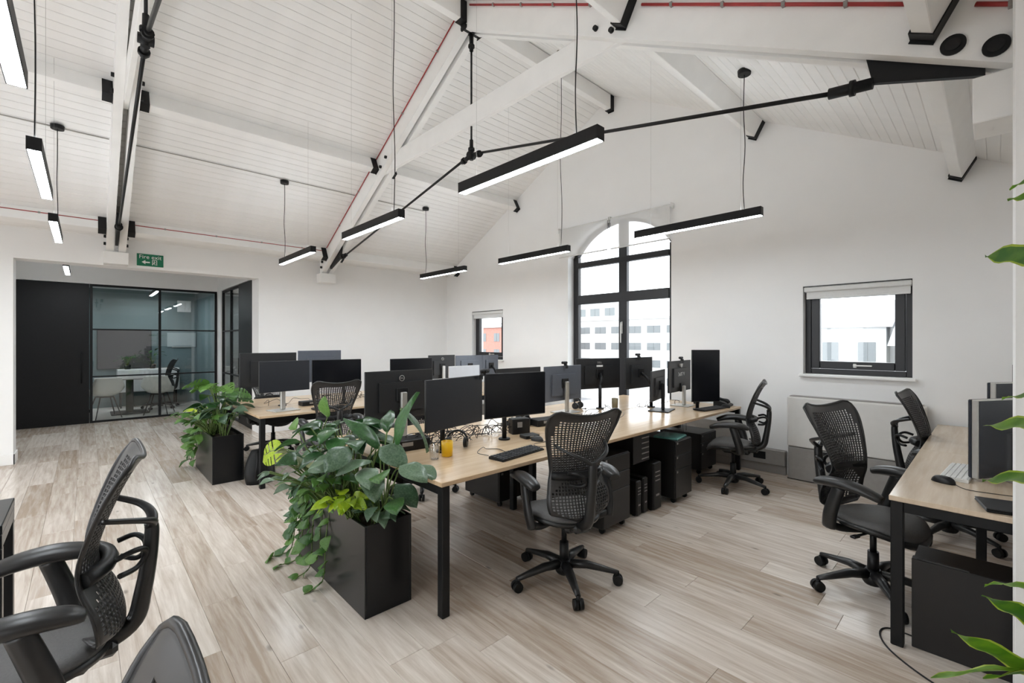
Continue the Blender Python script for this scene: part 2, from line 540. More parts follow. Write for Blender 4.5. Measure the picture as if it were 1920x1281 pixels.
W1 = (-7.32, -6.376, 1.15, 2.105)
W2 = (-4.787, -2.99, 0.12, 2.86, 3.36)
W3 = (-1.447, -0.538, 1.147, 2.105)
def gable(y0, y1, wins, centre):
    mb = MB()
    E_ = .06
    def top(x0, x1):
        pts = [(x0, roof(x0) + E_)]
        if x0 < RX < x1: pts.append((RX, RZ + E_))
        pts.append((x1, roof(x1) + E_))
        return pts
    x = XL - .3
    items = sorted(list(wins) + [centre], key=lambda w: w[0])
    for w in items:
        wall_strip(mb, [(x, -.2), (w[0], -.2)], top(x, w[0]), y0, y1)
        wall_strip(mb, [(w[0], -.2), (w[1], -.2)], [(w[0], w[2]), (w[1], w[2])], y0, y1)
        if len(w) == 5:
            wall_strip(mb, arch(w[0], w[1], w[3], w[4]), top(w[0], w[1]), y0, y1)
        else:
            wall_strip(mb, [(w[0], w[3]), (w[1], w[3])], top(w[0], w[1]), y0, y1)
        x = w[1]
    wall_strip(mb, [(x, -.2), (XR + .3, -.2)], top(x, XR + .3), y0, y1)
    return mb
struct(gable(YG, YG + .3, (W1, W3), W2).build('wall_gable', 'wall'), 'white gable wall with three windows')
B1 = (-7.6, -5.5, 0.12, 2.75)
B3 = (-2.4, -0.3, 0.12, 2.75)
B2 = (-5.0, -2.9, 0.12, 3.3, 3.9)
struct(gable(YB - .3, YB, (B1, B3), B2).build('wall_back', 'wall'), 'white gable wall behind the viewpoint')
# left eaves wall with the recess opening
wl = MB()
wl.b2(XL - .3, XL, 2.055, YG, -.2, roof(XL) + .1)
wl.b2(XL - .3, XL, -.64, 2.055, 2.525, roof(XL) + .1)
wl.b2(XL - .3, XL, YB, -.64, -.2, roof(XL) + .1)
struct(wl.build('wall_left', 'wall'), 'white eaves wall with the wide opening to the meeting room')
# recess: side, ceiling, bulkhead over the partition
rc = MB()
rc.b2(-11.9, XL - .3, -1.35, -1.05, -.2, 3.0)
rc.b2(-11.55, XL - .3, -1.05, 2.055, 2.96, 3.1)
rc.b2(-11.52, -11.36, -1.05, 2.055, 2.56, 2.96)
rc.b2(-11.45, XL - .3, 2.055, 2.155, 2.56, 3.1)
rc.b2(-11.44, -11.02, 2.055, 2.155, 0, 2.56)
rc.b2(-8.60, XL - .3 + .001, 2.055, 2.155, 0, 2.56)
struct(rc.build('wall_recess', 'wall'), 'white bulkhead and sides of the meeting room recess')
# right eaves wall with openings behind the viewpoint
wr = MB()
SIDE = ((-6.5, -4.1), (-3.6, -1.5))  # unseen side windows, enlarged to let more daylight in
yy0 = YB
for a, b in SIDE:
    wr.b2(XR, XR + .3, yy0, a, -.2, roof(XR) + .1)
    wr.b2(XR, XR + .3, a, b, -.2, .55).b2(XR, XR + .3, a, b, 2.75, roof(XR) + .1)
    yy0 = b
wr.b2(XR, XR + .3, yy0, -1.0, -.2, roof(XR) + .1)
wr.b2(XR, XR + .3, -1.0, 2.46, 2.525, roof(XR) + .1)
wr.b2(XR, XR + .3, 2.46, YG, -.2, roof(XR) + .1)
struct(wr.build('wall_right', 'wall'), 'white eaves wall on the right with an opening around the viewpoint')
rr_ = MB()
rr_.b2(XR + .3, 1.9, -1.15, -1.0, -.2, 3.0).b2(XR + .3, 1.9, 2.46, 2.61, -.2, 3.0).b2(XR + .3, 1.9, -1.0, 2.46, 2.9, 3.0)
rr_.b2(1.6, 1.9, -1.0, 2.46, -.2, 2.9)
struct(rr_.build('wall_right_recess', 'wall'), 'white sides of the recess around the viewpoint')
struct(MB().b2(0.052, XR, 2.46, 2.84, 0, roof(0.1) + .1).build('wall_pier', 'wall'), 'white pier at the right edge beside the window desk')

# skirtings
sk = MB().b2(XL, XL + .016, YB, -.624, 0, .13, .003).b2(XL - .3, XL + .016, -.64, -.624, 0, .13, .003)
struct(sk.build('baseboard_pier', 'beam'), 'white skirting around the pier by the black door')
struct(MB().b2(XL, XL + .016, 2.055, YG, 0, .13, .003).build('baseboard_left', 'beam'), 'white skirting along the left wall')
# grey skirting trunking under the gable windows
tr = sempty('baseboard_gable', 'grey steel skirting trunking along the gable wall')
MB().b2(XL, -1.6, YG - .075, YG, .1, .27, .006).build('trunking', 'grey', tr)
MB().b2(XL, -1.6, YG - .05, YG, 0, .1, .003).build('plinth', 'grey', tr)
MB().b2(-1.93, -1.80, YG - .081, YG - .07, .15, .235, .003).build('socket_plate', 'plastic', tr)
MB().b2(-3.1, -2.97, YG - .081, YG - .07, .15, .235, .003).build('socket_plate', 'plastic', tr)

# ------------------------------------------------------------------ windows
def small_window(n, w, label, yf, handle_side):
    x0, x1, z0, z1 = w
    o = sempty('window_%d' % n, label)
    fw = .055
    f = MB()
    f.b2(x0, x0 + fw, yf, yf + .07, z0, z1, .004).b2(x1 - fw, x1, yf, yf + .07, z0, z1, .004)
    f.b2(x0 + fw, x1 - fw, yf, yf + .07, z0, z0 + fw, .004).b2(x0 + fw, x1 - fw, yf, yf + .07, z1 - fw, z1, .004)
    f.build('frame', 'winframe', o)
    sw = .08
    a0, a1, c0, c1 = x0 + fw + .004, x1 - fw - .004, z0 + fw + .004, z1 - fw - .004
    s = MB()
    s.b2(a0, a0 + sw, yf - .018, yf + .05, c0, c1, .006).b2(a1 - sw, a1, yf - .018, yf + .05, c0, c1, .006)
    s.b2(a0 + sw, a1 - sw, yf - .018, yf + .05, c0, c0 + sw, .006).b2(a0 + sw, a1 - sw, yf - .018, yf + .05, c1 - sw, c1, .006)
    sash = s.build('sash', 'winframe', o)
    MB().b2(a0 + sw - .005, a1 - sw + .005, yf + .012, yf + .020, c0 + sw - .005, c1 - sw + .005).build('pane', 'glass', o)
    h = MB().b2((a0 + a1) / 2 - .02, (a0 + a1) / 2 + .14, yf - .04, yf - .022, c0 + .035, c0 + .05, .004)
    h.b2((a0 + a1) / 2 - .02, (a0 + a1) / 2 + .01, yf - .03, yf - .016, c0 + .02, c0 + .062, .004)
    h.build('stay_handle', 'silver', sash)
    MB().b2(x0 - .03, x1 + .03, YG - .06, yf, z0 - .03, z0 - .001, .006).build('sill', 'beam', o)
    return o
small_window(1, W1, 'small dark framed window at the far left of the gable wall', YG + .10, 1)
small_window(3, W3, 'small dark framed window above the white fan coil unit', YG + .10, 1)

w2 = sempty('window_2', 'tall arched dark framed window in the middle of the gable wall')
x0, x1, z0, zs, zc = W2
yf = YG + .14
fr = MB()
fr.b2(x0, x0 + .10, yf, yf + .08, z0, zs + .02, .006).b2(x1 - .10, x1, yf, yf + .08, z0, zs + .02, .006).b2(x0 + .1, x1 - .1, yf, yf + .08, z0, z0 + .1, .006)
ar_o = arch(x0, x1, zs, zc, 16)
ar_i = arch(x0 + .05, x1 - .05, zs - .02, zc - .045, 16)
for i in range(16):
    fr.prism([ar_i[i], ar_i[i + 1], ar_o[i + 1], ar_o[i]], yf, yf + .08)
fr.build('frame', 'winframe', w2)
xm = (x0 + x1) / 2 + .05
MB().b2(xm - .07, xm + .07, yf - .01, yf + .07, z0 + .1, zc - .03, .008).build('mullion', 'winframe', w2)
MB().b2(x0 + .1, x1 - .1, yf - .012, yf + .07, 2.70, 2.785, .008).build('transom', 'winframe', w2)
MB().b2(x0 + .1, x1 - .1, yf - .012, yf + .07, 2.105, 2.25, .008).build('transom', 'winframe', w2)
for (a, b) in ((x0 + .1, xm - .07), (xm + .07, x1 - .1)):
    for (c, d) in ((z0 + .1, 2.105), (2.25, 2.70)):
        MB().b2(a - .004, b + .004, yf + .03, yf + .038, c - .004, d + .004).build('pane', 'glass', w2)
    seg = [p for p in arch(x0 + .05, x1 - .05, zs - .02, zc - .045, 40) if a - .001 <= p[0] <= b + .001]
    MB().prism([(seg[0][0], 2.785), (seg[-1][0], 2.785)] + seg[::-1], yf + .03, yf + .038).build('pane', 'glass', w2)
hd = MB().b2(xm - .012, xm + .012, yf - .028, yf - .012, 1.62, 1.80, .004).tube(spline([(xm, yf - .03, 1.78), (xm, yf - .055, 1.77), (xm, yf - .058, 1.6), (xm, yf - .058, 1.48)]), .009, 8)
hd.build('handle', 'silver', w2)
# unseen windows behind the viewpoint, put in and enlarged for daylight
for n, w, lab in ((4, B1, 'left'), (5, B2, 'middle'), (9, B3, 'right')):
    o = sempty('window_%d' % n, '%s unseen dark framed window added for daylight behind the viewpoint' % lab)
    f = MB()
    a0, a1, c0, c1 = w[:4]
    f.b2(a0, a0 + .09, YB - .16, YB - .08, c0, c1).b2(a1 - .09, a1, YB - .16, YB - .08, c0, c1).b2(a0, a1, YB - .16, YB - .08, c0, c0 + .09).b2(a0, a1, YB - .16, YB - .08, c1 - .09, c1)
    f.b2((a0 + a1) / 2 - .05, (a0 + a1) / 2 + .05, YB - .16, YB - .08, c0, c1)
    f.build('frame', 'winframe', o)
for n, (a, b), lab in ((6, SIDE[0], 'farther'), (7, SIDE[1], 'nearer')):
    o = sempty('window_%d' % n, '%s unseen dark framed window, enlarged for daylight, in the right eaves wall' % lab)
    f = MB()
    f.b2(XR + .1, XR + .18, a, a + .08, .55, 2.75).b2(XR + .1, XR + .18, b - .08, b, .55, 2.75).b2(XR + .1, XR + .18, a, b, .55, .63).b2(XR + .1, XR + .18, a, b, 2.67, 2.75)
    f.b2(XR + .1, XR + .18, (a + b) / 2 - .04, (a + b) / 2 + .04, .55, 2.75)
    f.build('frame', 'winframe', o)

# blinds
def cassette(w, label):
    x0, x1, z0, z1 = w
    t = thing('roller_blind', label, 'blind', ((x0 + x1) / 2, YG + .05, z1 - .01), 0, 'roller blinds on the small windows')
    hw = (x1 - x0) / 2 - .006
    MB().b2(-hw, hw, -.045, .045, -.055, 0, .008).build('cassette', 'blind', t)
    MB().b2(-hw + .02, hw - .01, -.018, -.012, -.115, -.05).build('fabric', 'blind', t)
    MB().b2(-hw + .02, hw - .01, -.026, -.004, -.132, -.112, .004).build('bottom_bar', 'white', t)
    MB().b2(-hw - .004, hw + .004, -.05, .05, .0005, .008).build('cover_strip', 'winframe', t)
cassette(W1, 'white roller blind in the top of the far left window')
cassette(W3, 'white roller blind in the top of the right window')
for (a, b, lab) in ((-4.93, -3.955, 'left sheer white blind over the arch of the tall window'), (-3.925, -2.955, 'right sheer white blind over the arch of the tall window')):
    t = thing('sheer_blind', lab, 'blind', ((a + b) / 2, YG - .05, 3.35), 0, 'sheer blinds on the arched window')
    hw = (b - a) / 2
    MB().tube([(-hw, 0, -.03), (hw, 0, -.03)], .024, 12).build('roller', 'white', t)
    MB().b2(-hw + .015, hw - .015, -.026, -.0245, -.47, -.02).build('fabric', 'sheer', t)
    MB().tube([(-hw + .015, -.025, -.475), (hw - .015, -.025, -.475)], .009, 8).build('bottom_bar', 'white', t)
    for e in (-hw, hw):
        MB().b2(e - .006, e + .006, -.03, .049, -.065, .01, .002).build('bracket', 'white', t)
    e = hw if a < -4.5 else -hw
    MB().tube(spline([(e, -.035, -.04), (e, -.036, -.10), (e + .004, -.036, -.17)]), .007, 6).build('chain', 'grey', t)

# ------------------------------------------------------------------ roof trusses
def rafter_poly(sgn, a, b):
    """side outline of one rafter from dx=a to dx=b"""
    bot = lambda d: 4.90 - SL * d
    top = lambda d: RZ - SL * d - .001
    return [(RX + sgn * a, bot(a)), (RX + sgn * b, bot(b)), (RX + sgn * b, top(b)), (RX + sgn * a, top(a))]

def truss(Y, label):
    t = thing('roof_truss', label, 'roof truss', (0, Y, 0), 0, 'roof trusses')
    for sgn in (-1, 1):
        for q in (-1, 1):
            MB().prism(rafter_poly(sgn, 0.0, 4.16), q * .025, q * .10).build('rafter', 'beam', t)
    MB().b2(RX - 2.12, RX + 2.12, -.024, .024, 3.87, 4.10, .006).build('collar_beam', 'beam', t)
    # bolts
    for sgn in (-1, 1):
        for (d, z) in ((1.90, 3.93), (1.75, 4.02)):
            for q in (-1, 1):
                MB().cyl((RX + sgn * d, q * .10, z), (RX + sgn * d, q * .125, z), .022, .020, 10).build('bolt', 'black', t)
        for (d, z) in ((4.03, 2.88), (4.07, 2.79)):
            for q in (-1, 1):
                MB().cyl((RX + sgn * d, q * .10, z), (RX + sgn * d, q * .125, z), .022, .020, 10).build('bolt', 'black', t)
        # heel plate
        pl = [(RX + sgn * 3.46, 4.91 - SL * 3.46 + .05), (RX + sgn * 3.50, 4.90 - SL * 3.5 - .12), (RX + sgn * 3.92, 4.90 - SL * 3.92 - .03), (RX + sgn * 3.92, 4.90 - SL * 3.92 + .03)]
        MB().prism(pl, -.016, .016).build('heel_plate', 'black', t)
        a = Vector((RX + sgn * 3.30, 0, 2.915)); b = Vector((RX + sgn * 3.50, 0, 2.895))
        mb = MB().cyl(a, b, .030, .030, 14)
        m_ = a.lerp(b, .55)
        mb.cyl(m_ - (b - a).normalized() * .012, m_ + (b - a).normalized() * .012, .042, .042, 14)
        mb.build('rod_socket', 'black', t)
        MB().cyl((RX + sgn * .05, 0, 3.553), a, .0135, .0135, 10).build('tie_rod', 'rod', t)
        n0 = Vector((RX + sgn * .02, 0, 3.55)); d = (a - n0).normalized()
        mb = MB().cyl(n0, n0 + d * .16, .026, .022, 12)
        mb.cyl(n0 + d * .10, n0 + d * .13, .036, .036, 12)
        mb.build('node_socket', 'black', t)
    MB().cyl((RX, 0, 3.58), (RX, 0, 4.86), .0115, .0115, 10).build('king_rod', 'rod', t)
    mb = MB().cyl((RX, 0, 3.50), (RX, 0, 3.72), .024, .020, 12)
    mb.cyl((RX, 0, 3.60), (RX, 0, 3.63), .036, .036, 12)
    mb.cyl((RX, -.045, 3.55), (RX, .045, 3.55), .034, .034, 14)
    mb.build('node', 'black', t)
    mb = MB().cyl((RX, 0, 4.70), (RX, 0, 4.90), .022, .026, 12)
    mb.cyl((RX, 0, 4.74), (RX, 0, 4.765), .036, .036, 12)
    mb.box((RX, 0, 4.91), (.10, .23, .04), .006)
    mb.b2(RX - .035, RX + .035, -.112, -.102, 4.88, 5.18).b2(RX - .035, RX + .035, .102, .112, 4.88, 5.18)
    mb.cyl((RX + .045, -.02, 4.87), (RX + .12, -.02, 4.86), .014, .014, 8)
    mb.build('apex_bracket', 'black', t)
    return t
truss(3.1, 'white timber truss with black tie rods across the middle of the room')
truss(0.3, 'white timber truss with black tie rods nearest the camera on the left')

# padstones under the truss heels
for (sx, x0_, x1_) in ((-1, XL, XL + .22), (1, -0.07, XR)):
    for yy in (0.3, 3.1):
        if sx == 1 and yy == .3: continue
        z1_ = 2.69 if sx < 0 else 2.71
        o = MB().b2(x0_, x1_, yy - .125, yy + .125, 2.53 if sx < 0 else 2.50, z1_, .004).build('padstone', 'beam')
        lab = {(-1, .3): 'white padstone block under the truss heel beside the green sign', (-1, 3.1): 'white padstone block under the truss heel on the left wall', (1, 3.1): 'white padstone block under the truss heel at the upper right'}[(sx, yy)]
        tag(o, lab, 'padstone', 'padstones')

# purlins with black hangers, each bay its own beam
def purlin(dx, sgn, y0, y1, label, ends=(True, True)):
    x = RX + sgn * dx
    zc_ = roof(x)
    t = thing('purlin', label, 'purlin', (x, 0, zc_), 0, 'purlins')
    t.rotation_euler = (0, sgn * ANG if dx > .1 else 0, 0)
    dep = .19 if dx > .1 else .21
    top_ = -.001 if dx > .1 else -.03
    MB().b2(-.045, .045, y0, y1, top_ - dep, top_, .004).build('beam', 'beam', t)
    for k, yy in enumerate((y0, y1)):
        if not ends[k]: continue
        d = 1 if k == 0 else -1
        a, b = sorted((yy, yy + d * .08))
        h = MB().b2(-.053, -.0455, a, b, top_ - dep, top_ - .005).b2(.0455, .052, a, b, top_ - dep, top_ - .005).b2(-.052, .052, a, b, top_ - dep - .007, top_ - dep - .0005)
        a2, b2 = sorted((yy, yy + d * .006))
        h.b2(-.052, .052, a2, b2, top_ - dep - .02, top_ - .005)
        h.build('hanger', 'black', t)
bays = ((0.402, 2.998, 'between the two trusses'), (3.202, YG, 'against the gable wall'), (YB, 0.198, 'on the near side of the first truss'))
for (dx, sgn, nm) in ((2.10, -1, 'middle purlin of the left roof slope'), (3.93, -1, 'lowest purlin of the left roof slope'), (2.08, 1, 'middle purlin of the right roof slope'), (3.80, 1, 'lowest purlin of the right roof slope'), (0.0, 1, 'ridge beam')):
    for (a, b, w) in bays:
        purlin(dx, sgn, a, b, 'white %s %s' % (nm, w))

# red alarm cable clipped to the timbers
def cable(name, label, cat, pts, r, m, n=6):
    o = MB().tube(pts, r, n).build(name, m)
    return tag(o, label, cat)
def conduit(label, runs, clips, r):
    t = thing('red_conduit', label, 'conduit', (0, 0, 0), 0, 'red fire alarm conduits')
    for pts in runs:
        MB().tube(pts, r, 8).build('pipe', 'red', t)
    for c in clips:
        MB().box(c, (.02, r * 2 + .008, r * 2 + .008), .002).build('clip', 'grey', t)
pz = lambda d: RZ - .045 - SL * d
yn = 3.1 - .113
conduit('red conduit along the left rafter of the middle truss', [[(RX - d, yn, pz(d)) for d in (.12, 1, 2.02)], [(RX - d, yn, pz(d)) for d in (2.19, 3, 3.82)]], [(RX - d, yn, pz(d)) for d in (.5, 1.3, 2.6, 3.3)], .007)
conduit('red conduit along the right rafter of the middle truss', [[(RX + d, yn, pz(d)) for d in (.12, 1, 2.0)], [(RX + d, yn, pz(d)) for d in (2.17, 3, 3.72)], [(RX + d, yn, pz(d)) for d in (3.89, 4.1)]], [(RX + d, yn, pz(d)) for d in (.5, .9, 1.3, 1.7, 2.4, 2.75, 3.1, 3.4, 4.0)], .0105)
xk = XL + .25
zk = roof(xk) - .055
conduit('red conduit along the left eaves between the trusses', [[(xk + .14, .44, zk + .055), (xk + .14, 1.7, zk + .053), (xk + .14, 2.94, zk + .055)]], [(xk + .14, d, zk + .055) for d in (.8, 1.4, 2.0, 2.6)], .007)
conduit('red conduit along the left eaves at the left edge', [[(xk + .14, -3, zk + .055), (xk + .14, .16, zk + .055)]], [(xk + .14, d, zk + .055) for d in (-.9, -.4)], .007)
# grey cable run on the left slope feeding the pendants
for (a, b, lab) in ((0.41, 2.99, 'thin grey cable run on the left slope between the trusses'), (3.21, 4.2, 'thin grey cable run on the left slope by the gable'), (-2, .19, 'thin grey cable run on the left slope at the left edge')):
    xx = RX - 2.72
    cable('ceiling_cable', lab, 'cable', [(xx, a, roof(xx) - .008), (xx, b, roof(xx) - .008)], .0065, 'palegrey')

# round black plates on the right rafter
for (x, z, lab) in ((-.135, 2.905, 'left round black plate on the right rafter'), (.005, 2.835, 'right round black plate on the right rafter')):
    t = thing('round_plate', lab, 'plate', (x, 3.0, z), 0, 'round black plates')
    MB().cyl((0, -.012, 0), (0, -.0005, 0), .046, .046, 24).build('disc', 'black', t)
    MB().cyl((0, -.016, 0), (0, -.0115, 0), .028, .028, 20).build('centre', 'rod', t)

# ------------------------------------------------------------------ pendant lights
def pendant(xa, xb, Y, label, cord_x, zt=2.65, ceil=None, cat='pendant light'):
    """linear pendant from xa to xb; the cord rises at cord_x to its canopy"""
    xc = (xa + xb) / 2
    t = thing('pendant_light', label, cat, (xc, Y, zt), 0, 'linear pendant lights')
    hl = (xb - xa) / 2
    h = MB()
    h.b2(-hl, hl, -.032, -.027, -.075, 0, .0015).b2(-hl, hl, .027, .032, -.075, 0, .0015).b2(-hl, hl, -.0275, .0275, -.028, -.0005)
    h.b2(-hl - .003, -hl, -.032, .032, -.075, 0).b2(hl, hl + .003, -.032, .032, -.075, 0)
    h.build('housing', 'black', t)
    MB().b2(-hl + .004, hl - .004, -.0262, .0262, -.0755, -.069).build('diffuser', 'diff', t)
    MB().b2(-hl + .02, hl - .02, -.022, .022, .0002, .0012).build('added_uplight_strip', 'added_uplight', t)  # glowing strip added on top of the housing to brighten the ceiling
    cz = (roof(cord_x) if ceil is None else ceil) - zt
    cx_ = cord_x - xc
    w = .012 * (1 if xc < -4 else -1)
    MB().tube(spline([(cx_, 0, 0), (cx_ + w, .004, cz * .2), (cx_ - w * .6, -.004, cz * .45), (cx_ + w * .5, 0, cz * .7), (cx_, 0, cz - .03)], 5), .0038, 6).build('cord', 'plastic', t)
    MB().cyl((cx_, 0, cz - .045), (cx_, 0, cz - .004), .052, .055, 20).build('canopy', 'black', t)
    for e in (-hl * .72, hl * .72):
        zz = (roof(xc + e) if ceil is None else ceil) - zt
        MB().cyl((e, 0, 0), (e, 0, zz), .0007, .0007, 4).build('suspension_wire', 'grey', t)
    return t
YA, YC, YD = 2.0, 4.2, -0.21
pendant(-2.66, -1.44, YA, 'large linear pendant in front of the black tie rod, nearest right', -1.60)
pendant(-4.71, -3.53, YA, 'linear pendant crossing the left tie rod', -3.66)
pendant(-6.84, -5.62, YA, 'small linear pendant beside the foot of the middle truss', -6.70)
pendant(-2.57, -1.36, YC, 'linear pendant to the right of the tall arched window', -1.50)
pendant(-4.71, -3.48, YC, 'linear pendant just left of the tall arched window', -3.60)
pendant(-6.73, -5.50, YC, 'linear pendant hanging in the far corner near the left wall', -6.60)
pendant(-2.82, -1.62, YD, 'brightest linear pendant cut off by the top left corner', -1.70)
pendant(-4.90, -3.70, YD, 'second linear pendant down the left edge of the picture', -3.74)
pendant(-6.98, -5.78, YD, 'third linear pendant down the left edge, on a thin cord', -6.65)
pendant(-10.55, -9.35, YD, 'smallest linear pendant above the black door in the recess', -9.5, 2.68, 2.955)
for (yy, nm) in ((-2.6, 'first'), (-4.9, 'second')):
    for xx, nx in ((-2.6, 'right'), (-4.7, 'middle'), (-6.8, 'left')):
        pendant(xx, xx + 1.2, yy, '%s linear pendant of the %s row behind the viewpoint' % (nx, nm), xx + .2)

# ------------------------------------------------------------------ glazed partition and doors of the meeting room
PX = -11.40
gp = thing('glass_partition', 'black framed glass partition of the meeting room', 'partition', (PX, 0, 0))
bar = lambda y0, y1, z0, z1: MB().b2(-.025, .025, y0, y1, z0, z1, .003)
for (y0, y1, z0, z1) in ((.06, 2.05, 2.52, 2.56), (.06, 2.05, 0, .035)):
    bar(y0, y1, z0, z1).build('rail', 'black', gp)
for y0 in (.06, 1.062, 2.01):
    bar(y0, y0 + .04, .035, 2.52).build('upright', 'black', gp)
for (a, b) in ((.10, 1.062), (1.102, 2.01)):
    for z0 in (.838, 1.712):
        bar(a, b, z0, z0 + .025).build('glazing_bar', 'black', gp)
    for (z0, z1) in ((.035, .838), (.863, 1.712), (1.737, 2.52)):
        MB().b2(-.005, .005, a - .003, b + .003, z0 - .003, z1 + .003).build('pane', 'pglass', gp)
dr = sempty('door_1', 'tall matt black sliding door of the meeting room', (PX, 0, 0))
MB().b2(-.03, .035, -1.05, .055, 0.004, 2.555, .004).build('leaf', 'black', dr)
MB().tube([(.05, -.05, .74), (.05, -.05, 1.31)], .010, 8).cyl((.03, -.05, .78), (.05, -.05, .78), .006).cyl((.03, -.05, 1.27), (.05, -.05, 1.27), .006).build('pull_handle', 'black', dr)
# side screen with its own door
sp = thing('side_screen', 'narrow black framed glass screen beside the meeting room', 'partition', (0, 2.10, 0))
for (x0, x1, z0, z1) in ((-11.02, -9.56, 2.51, 2.55), (-11.02, -9.56, 0, .035), (-11.02, -10.98, .035, 2.51), (-9.60, -9.56, .035, 2.51), (-10.98, -9.6, 1.70, 1.725), (-10.98, -9.6, .84, .865), (-10.30, -10.275, .035, 2.51)):
    MB().b2(x0, x1, -.025, .025, z0, z1, .003).build('frame_bar', 'black', sp)
for (x0, x1) in ((-10.98, -10.3), (-10.275, -9.6)):
    for (z0, z1) in ((.035, .84), (.865, 1.70), (1.725, 2.51)):
        MB().b2(x0, x1, -.004, .004, z0, z1).build('pane', 'pglass', sp)
d2 = sempty('door_2', 'black panelled door at the end of the side screen', (0, 2.10, 0))
MB().b2(-9.555, -8.61, -.04, .03, .004, 2.55, .004).build('leaf', 'black', d2)
MB().tube([(-9.45, -.06, .9), (-9.45, -.06, 1.2)], .009, 8).build('pull_handle', 'rod', d2)

# meeting room shell
mr = MB()
mr.b2(-13.95, -13.8, -2.2, 2.155, 0, 2.8)
mr.b2(-13.8, -11.37, -2.2, -2.05, 0, 2.8)
struct(mr.build('wall_meeting_back', 'teal'), 'dark teal walls of the meeting room')
struct(MB().b2(-13.95, -11.44, 2.055, 2.2, 0, 2.8).build('wall_meeting_side', 'teal'), 'teal side wall of the meeting room')
struct(MB().b2(-13.95, -11.37, -2.2, 2.2, 2.70, 2.85).build('ceiling_meeting', 'wall'), 'white ceiling of the meeting room')
struct(MB().b2(-11.5, -11.37, -2.2, -1.05, 0, 2.96).build('wall_meeting_front', 'wall'), 'white wall beside the black door')
struct(MB().b2(-13.8, -11.43, -2.05, 2.055, -.006, .002).build('floor_meeting', 'carpet'), 'pale grey carpet of the meeting room')
pendant(-13.3, -11.9, 1.1, 'short pendant glowing inside the glass meeting room', -12.2, 2.62, 2.70)
pendant(-13.3, -11.9, -.6, 'unseen pendant added to light the meeting room behind the black door', -12.2, 2.62, 2.70)  # second pendant, out of view, added to light the meeting room
# side room behind the screen, with its own daylight
sr = MB()
sr.b2(-11.55, -11.44, 2.2, 2.55, 0, 2.9).b2(-11.55, -11.44, 4.4, YG, 0, 2.9).b2(-11.55, -11.44, 2.55, 4.4, 0, .85).b2(-11.55, -11.44, 2.55, 4.4, 2.3, 2.9)
sr.b2(-11.5, XL - .3, 2.155, YG, 2.9, 3.0).b2(-11.5, XL - .3, YG, YG + .3, -.2, 3)
struct(sr.build('wall_side_room', 'wall'), 'white walls of the side room behind the screen')
wq = sempty('window_8', 'daylit window seen through the side screen')
q = MB()
for (y0, y1, z0, z1) in ((2.55, 2.62, .85, 2.3), (4.33, 4.4, .85, 2.3), (3.44, 3.51, .85, 2.3), (2.55, 4.4, .85, .92), (2.55, 4.4, 2.23, 2.3), (2.55, 4.4, 1.6, 1.65)):
    q.b2(-11.53, -11.46, y0, y1, z0, z1)
q.build('frame', 'winframe', wq)
MB().b2(-11.497, -11.492, 2.62, 4.33, .92, 2.23).build('pane', 'glass', wq)
struct(MB().b2(-11.44, XL - .3, 2.155, YG, -.006, .001).build('floor_side_room', 'carpet'), 'grey carpet of the side room')

# meeting room furniture
tv = thing('wall_screen', 'large dark grey screen on the teal meeting room wall', 'screen', (-13.8, .67, 1.33))
MB().b2(.002, .05, -.48, .48, -.455, .455, .006).build('housing', 'plastic', tv)
MB().b2(.0505, .053, -.47, .47, -.445, .445).build('display', 'tvgrey', tv)
po = thing('wall_picture', 'small square white picture high on the meeting room wall', 'picture', (-13.8, 1.79, 2.37))
MB().b2(.002, .02, -.14, .14, -.14, .14, .004).build('frame', 'white', po)
MB().b2(.0205, .022, -.12, .12, -.12, .12).build('print', 'paper', po)
wb = thing('whiteboard', 'pale blank whiteboard to the right of the dark screen', 'whiteboard', (-13.8, 1.74, 1.54))
MB().b2(.002, .022, -.29, .29, -.175, .175, .004).build('board', 'paleboard', wb)
MB().b2(.022, .04, -.20, .20, -.185, -.165, .003).build('tray', 'silver', wb)
sb = thing('sideboard', 'long white sideboard behind the meeting table', 'sideboard', (-13.53, 1.08, 0))
MB().b2(-.22, .22, -.56, .56, .36, .87, .008).build('body', 'white', sb)
for k in range(3):
    MB().b2(.2205, .232, -.545 + k * .365, -.19 + k * .365, .375, .855, .003).build('door', 'white', sb)
for sx in (-.17, .17):
    for sy in (-.5, .5):
        MB().cyl((sx, sy, 0), (sx, sy, .36), .014, .018, 8).build('leg', 'black', sb)
mt = thing('meeting_table', 'grey topped meeting table on one dark column', 'table', (-12.45, .68, 0))
MB().b2(-.34, .34, -.55, .50, .715, .74, .008).build('table_top', 'tabletop', mt)
MB().b2(-.06, .06, -.06, .06, .03, .715, .004).build('column', 'black', mt)
MB().b2(-.3, .3, -.3, .3, 0, .03, .008).build('base', 'black', mt)

